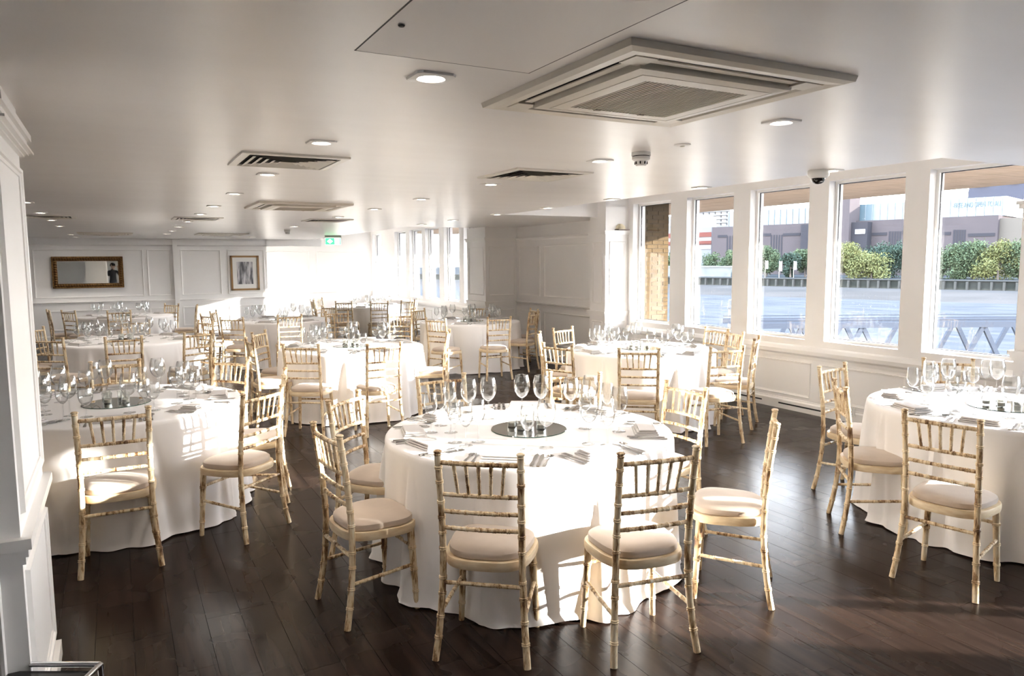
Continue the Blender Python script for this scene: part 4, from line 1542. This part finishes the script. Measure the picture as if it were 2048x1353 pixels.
# dark slanted block behind, top right
bk = bank_thing('slanted_building', 'dark blue-grey sloping building behind the glass storey at the right', 'building')
s0, z1_ = on_bank(1943, 357, 330)
s1, z0_ = on_bank(2120, 392, 330)
sm, zm = on_bank(1936, 385, 330)
MB().add([(s0, 330, z1_), (s1, 330, z1_ + 6), (s1, 330, 0), (sm, 330, 0), (sm, 330, zm), (s0, 350, z1_), (s1, 350, z1_ + 6), (s1, 350, 0), (sm, 350, 0), (sm, 350, zm)],
         [(4, 3, 2, 1, 0), (5, 6, 7, 8, 9), (0, 1, 6, 5), (1, 2, 7, 6), (2, 3, 8, 7), (3, 4, 9, 8), (4, 0, 5, 9)]).build('block', mat('slate_brick', (0.0317, 0.0317, 0.03963), 0.8, spec=0.0), bk)
for q in range(2):
    s0, z0_ = on_bank(1950 + 70 * q, 371 - 6 * q, 329.5)
    s1, _ = on_bank(1977 + 60 * q, 371, 329.5)
    MB().box(min(s0, s1), max(s0, s1), 329.4, 330, z0_ - 0.6, z0_ + 0.6).build('window_strip', mat('bright_strip_glass', (0.1132, 0.117, 0.1283), 0.3), bk)

# flats with white balcony bands, and the red-banded block before them
WBND = mat('white_balcony_band', (0.08303, 0.08303, 0.08495), 0.7, spec=0.0)
DGLZ = mat('dark_flat_glazing', (0.01887, 0.01812, 0.02264), 0.3, col2=(0.03397, 0.02831, 0.02642), scale=0.4)
REDB = mat('red_brick_band', (0.06869, 0.02698, 0.02208), 0.85, spec=0.0)
ft = bank_thing('banded_flats', 'tower of flats with white balcony bands behind the brick building', 'building')
DF = 340.0
s0, z1_ = on_bank(1460, 400, DF)
s1, _ = on_bank(1378, 400, DF)
MB().box(s0, s1, DF, DF + 25, -3.6, z1_ + 14).build('glazed_core', DGLZ, ft)
for q in range(9):
    z = on_bank(1420, 454 - 7.6 * q, DF)[1]
    MB().box(s0 - 0.5, s1 + 0.5, DF - 1.0, DF, z - 0.35, z + 0.45).build('balcony_band', WBND, ft)
for q in range(7):
    ss = s0 + (s1 - s0) * (q + 0.5) / 7
    MB().box(ss - 0.35, ss + 0.35, DF - 0.4, DF, -3.6, z1_ + 14).build('white_pier', WBND, ft)
rb = bank_thing('red_banded_block', 'low white block with red brick bands seen beside the brick pier', 'building')
DR = 285.0
s0, _ = on_bank(1423, 470, DR)
s1, _ = on_bank(1318, 470, DR)
zt2 = on_bank(1400, 455, DR)[1]
MB().box(s0, s1, DR, DR + 25, -3.6, zt2).build('core', WBND, rb)
MB().box(on_bank(1395, 440, DR + 6)[0], s1, DR + 6, DR + 22, zt2, on_bank(1370, 432, DR + 6)[1]).build('upper_storey', WBND, rb)
for yb_, hh_, mm, nm in ((471, 1.1, REDB, 'red_band'), (487, 0.9, REDB, 'red_band'), (479, 0.9, DGLZ, 'window_band'), (494, 1.2, DGLZ, 'window_band'), (448, 0.8, DGLZ, 'window_band')):
    dd = DR if yb_ > 452 else DR + 6
    z = on_bank(1380, yb_, dd)[1]
    MB().box(s0 - 0.05 if dd == DR else on_bank(1393, 440, dd)[0], s1, dd - 0.2, dd, z - hh_, z + hh_).build(nm, mm, rb)
# low glazed pavilion
pv = bank_thing('glass_pavilion', 'low glazed pavilion on the far embankment', 'pavilion')
s0, z1_ = on_bank(1462, 533, 218)
s1, z0_ = on_bank(1330, 552, 218)
MB().box(s0, s1, 218, 226, -3.6, z1_ - 0.3).build('glazing', mat('teal_pavilion_glass', (0.01887, 0.02642, 0.03208), 0.3, col2=(0.03774, 0.04529, 0.04906), scale=0.5), pv)
MB().box(s0 - 0.4, s1 + 0.4, 217.4, 226.5, z1_ - 0.3, z1_ + 0.1).build('roof', WBND, pv)

# trees on the far bank
TRK = mat('grey_tree_bark', (0.05284, 0.04151, 0.03397), 0.9)
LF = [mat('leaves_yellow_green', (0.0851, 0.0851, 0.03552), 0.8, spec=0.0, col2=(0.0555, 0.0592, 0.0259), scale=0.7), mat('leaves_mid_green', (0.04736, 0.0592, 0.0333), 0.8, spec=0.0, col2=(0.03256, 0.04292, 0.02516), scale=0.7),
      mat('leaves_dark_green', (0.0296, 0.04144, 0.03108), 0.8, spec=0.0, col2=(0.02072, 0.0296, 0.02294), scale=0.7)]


def tree(xc, ytop, wpx, D, kind, label, seed):
    rt = random.Random(seed)
    s0, zt_ = on_bank(xc, ytop, D)
    rad = wpx / 2 * D / F * 1.3
    base = -3.6
    hgt = zt_ - base
    t = bank_thing('riverside_tree', label, 'tree', 'trees on the far embankment')
    mb = MB()
    nb = 16
    blobs = []
    for k in range(nb):
        a = rt.random() * 6.28
        q = rt.random() ** 0.5
        bz_ = base + hgt * rt.uniform(0.12, 0.82)
        kk = 1 - max(0, (bz_ - base) / hgt - 0.6) * 1.4
        blobs.append((s0 + math.cos(a) * rad * 0.80 * q * kk, D + math.sin(a) * rad * 0.5 * q, bz_, rad * rt.uniform(0.32, 0.48)))
    blobs.append((s0, D, zt_ - rad * 0.35, rad * 0.36))
    for bx, by, bz_, br in blobs:
        for _ in range(380):
            d = Vector((rt.gauss(0, 1), rt.gauss(0, 1), rt.gauss(0, 0.85))).normalized() * br * rt.uniform(0.35, 1.12)
            c = Vector((bx, by, bz_)) + d
            u_ = Vector((rt.gauss(0, 1), rt.gauss(0, 1), rt.gauss(0, 1))).normalized()
            w_ = u_.cross(Vector((rt.gauss(0, 1), rt.gauss(0, 1), rt.gauss(0, 1)))).normalized()
            sz = rt.uniform(0.14, 0.34)
            mb.add([c - u_ * sz, c + w_ * sz * 0.7, c + u_ * sz, c - w_ * sz * 0.7], [(0, 1, 2, 3)])
    mb.build('crown', LF[kind], t)
    tk = MB().tube([(s0, D, base), (s0 + 0.1, D, base + hgt * 0.3), (s0, D, base + hgt * 0.6)], [0.28, 0.22, 0.12], 7)
    for bx, by, bz_, br in blobs[:5]:
        tk.tube([(s0, D, base + hgt * 0.32), (bx, by, bz_)], [0.12, 0.05], 5)
    tk.build('trunk', TRK, t)


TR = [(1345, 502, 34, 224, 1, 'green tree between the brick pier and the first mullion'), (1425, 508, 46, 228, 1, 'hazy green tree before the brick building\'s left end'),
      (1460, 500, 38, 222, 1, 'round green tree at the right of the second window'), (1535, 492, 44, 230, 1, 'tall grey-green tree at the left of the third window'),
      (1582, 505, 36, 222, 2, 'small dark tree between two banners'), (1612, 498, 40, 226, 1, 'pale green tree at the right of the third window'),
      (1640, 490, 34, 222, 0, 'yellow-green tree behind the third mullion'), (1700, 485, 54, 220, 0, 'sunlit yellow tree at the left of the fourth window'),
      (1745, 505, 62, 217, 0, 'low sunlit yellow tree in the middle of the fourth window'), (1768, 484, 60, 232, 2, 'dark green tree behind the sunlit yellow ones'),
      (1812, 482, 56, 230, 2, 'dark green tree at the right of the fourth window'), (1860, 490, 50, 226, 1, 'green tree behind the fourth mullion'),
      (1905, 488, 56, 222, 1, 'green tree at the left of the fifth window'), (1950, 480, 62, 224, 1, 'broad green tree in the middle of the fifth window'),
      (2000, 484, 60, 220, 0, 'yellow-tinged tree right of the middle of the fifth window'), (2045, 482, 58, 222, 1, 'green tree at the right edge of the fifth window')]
for i, (xc, yt, wp, D_, kd, lb) in enumerate(TR):
    tree(xc, yt, wp, D_, kd, lb, 100 + i)
# banners on poles
for xc, y0_, y1_, colr, nm in ((1562, 523, 543, (0.132, 0.066, 0.078), 'pink'), (1591, 523, 540, (0.132, 0.126, 0.18), 'pale violet'), (1534, 522, 538, (0.168, 0.171, 0.174), 'white')):
    t = bank_thing('banner_pole', nm + ' upright banner on the far promenade', 'banner', 'promenade banners')
    s0, z1_ = on_bank(xc, y0_, 213)
    _, z0_ = on_bank(xc, y1_, 213)
    MB().box(s0 - 0.42, s0 + 0.42, 213, 213.06, z0_, z1_).build('banner_cloth', mat('banner_' + nm.replace(' ', '_'), colr, 0.7), t)
    MB().tube([(s0 + 0.47, 213, -3.6), (s0 + 0.47, 213, z1_ + 0.1)], [0.06, 0.06], 6).build('pole', STEEL, t)

# mooring post in the river
mp_ = ray(1463, 600)
Dm = 93.0
lam = Dm / mp_.dot(_f)
p = mp_ * lam
t = thing('mooring_post', 'pale weathered mooring post standing in the river', 'mooring post', (p.x, p.y, WZ))
zt3 = H + p.z - WZ
MB().lathe([(0.40, 0), (0.38, zt3 - 1.0)], 14, caps=True).build('post', mat('bleached_timber', (0.07548, 0.07171, 0.06793), 0.8, col2=(0.04151, 0.03963, 0.03774), scale=3), t, True)
MB().lathe([(0.52, zt3 - 1.1), (0.52, zt3 - 0.8), (0.36, zt3 - 0.75), (0.36, zt3)], 14, caps=True).build('dark_cap', mat('dark_post_cap', (0.03019, 0.03019, 0.03397), 0.6), t, True)

# truss footbridge to a pier, just outside
TRS = mat('grey_painted_steel', (0.03552, 0.03774, 0.0444), 0.6, spec=0.0)
hr = Vector((CR.x, CR.y, 0)).normalized()
fd = Vector((_f.x, _f.y, 0)).normalized()
Dt = 23.0
bo = fd * Dt
zb = H - (651 - 521) * Dt / F
t = thing('truss_gangway', 'grey steel truss gangway over the river below the windows', 'gangway', (bo.x, bo.y, zb), math.atan2(hr.y, hr.x))
x0_, x1_ = 7.2, 18.5
for y_, nm in ((0, 'near'), (2.0, 'far')):
    MB().box(x0_, x1_, y_ - 0.06, y_ + 0.06, -0.10, 0.08).build('top_chord', TRS, t)
    MB().box(x0_, x1_, y_ - 0.06, y_ + 0.06, -2.0, -1.85).build('bottom_chord', TRS, t)
    MB().tube([(x0_, y_, 0.16), (x1_, y_, 0.16)], [0.02, 0.02], 6).build('hand_rail', TRS, t)
    xx = x0_ + (0.3 if y_ else 0)
    up_ = True
    while xx < x1_ - 0.9:
        a = (xx, y_, -0.05 if up_ else -1.92)
        b = (xx + 0.95, y_, -1.92 if up_ else -0.05)
        MB().bar(a, b, 0.09, 0.13).build('diagonal_strut', TRS, t)
        xx += 0.95
        up_ = not up_
MB().box(x0_, x1_, 0.06, 1.94, -1.85, -1.80).build('deck', TRS, t)
for xx in (x0_ + 0.3, x1_ - 0.4):
    MB().tube([(xx, 1.0, -2.0), (xx, 1.0, WZ - zb)], [0.25, 0.25], 12).build('support_pile', TRS, t, True)
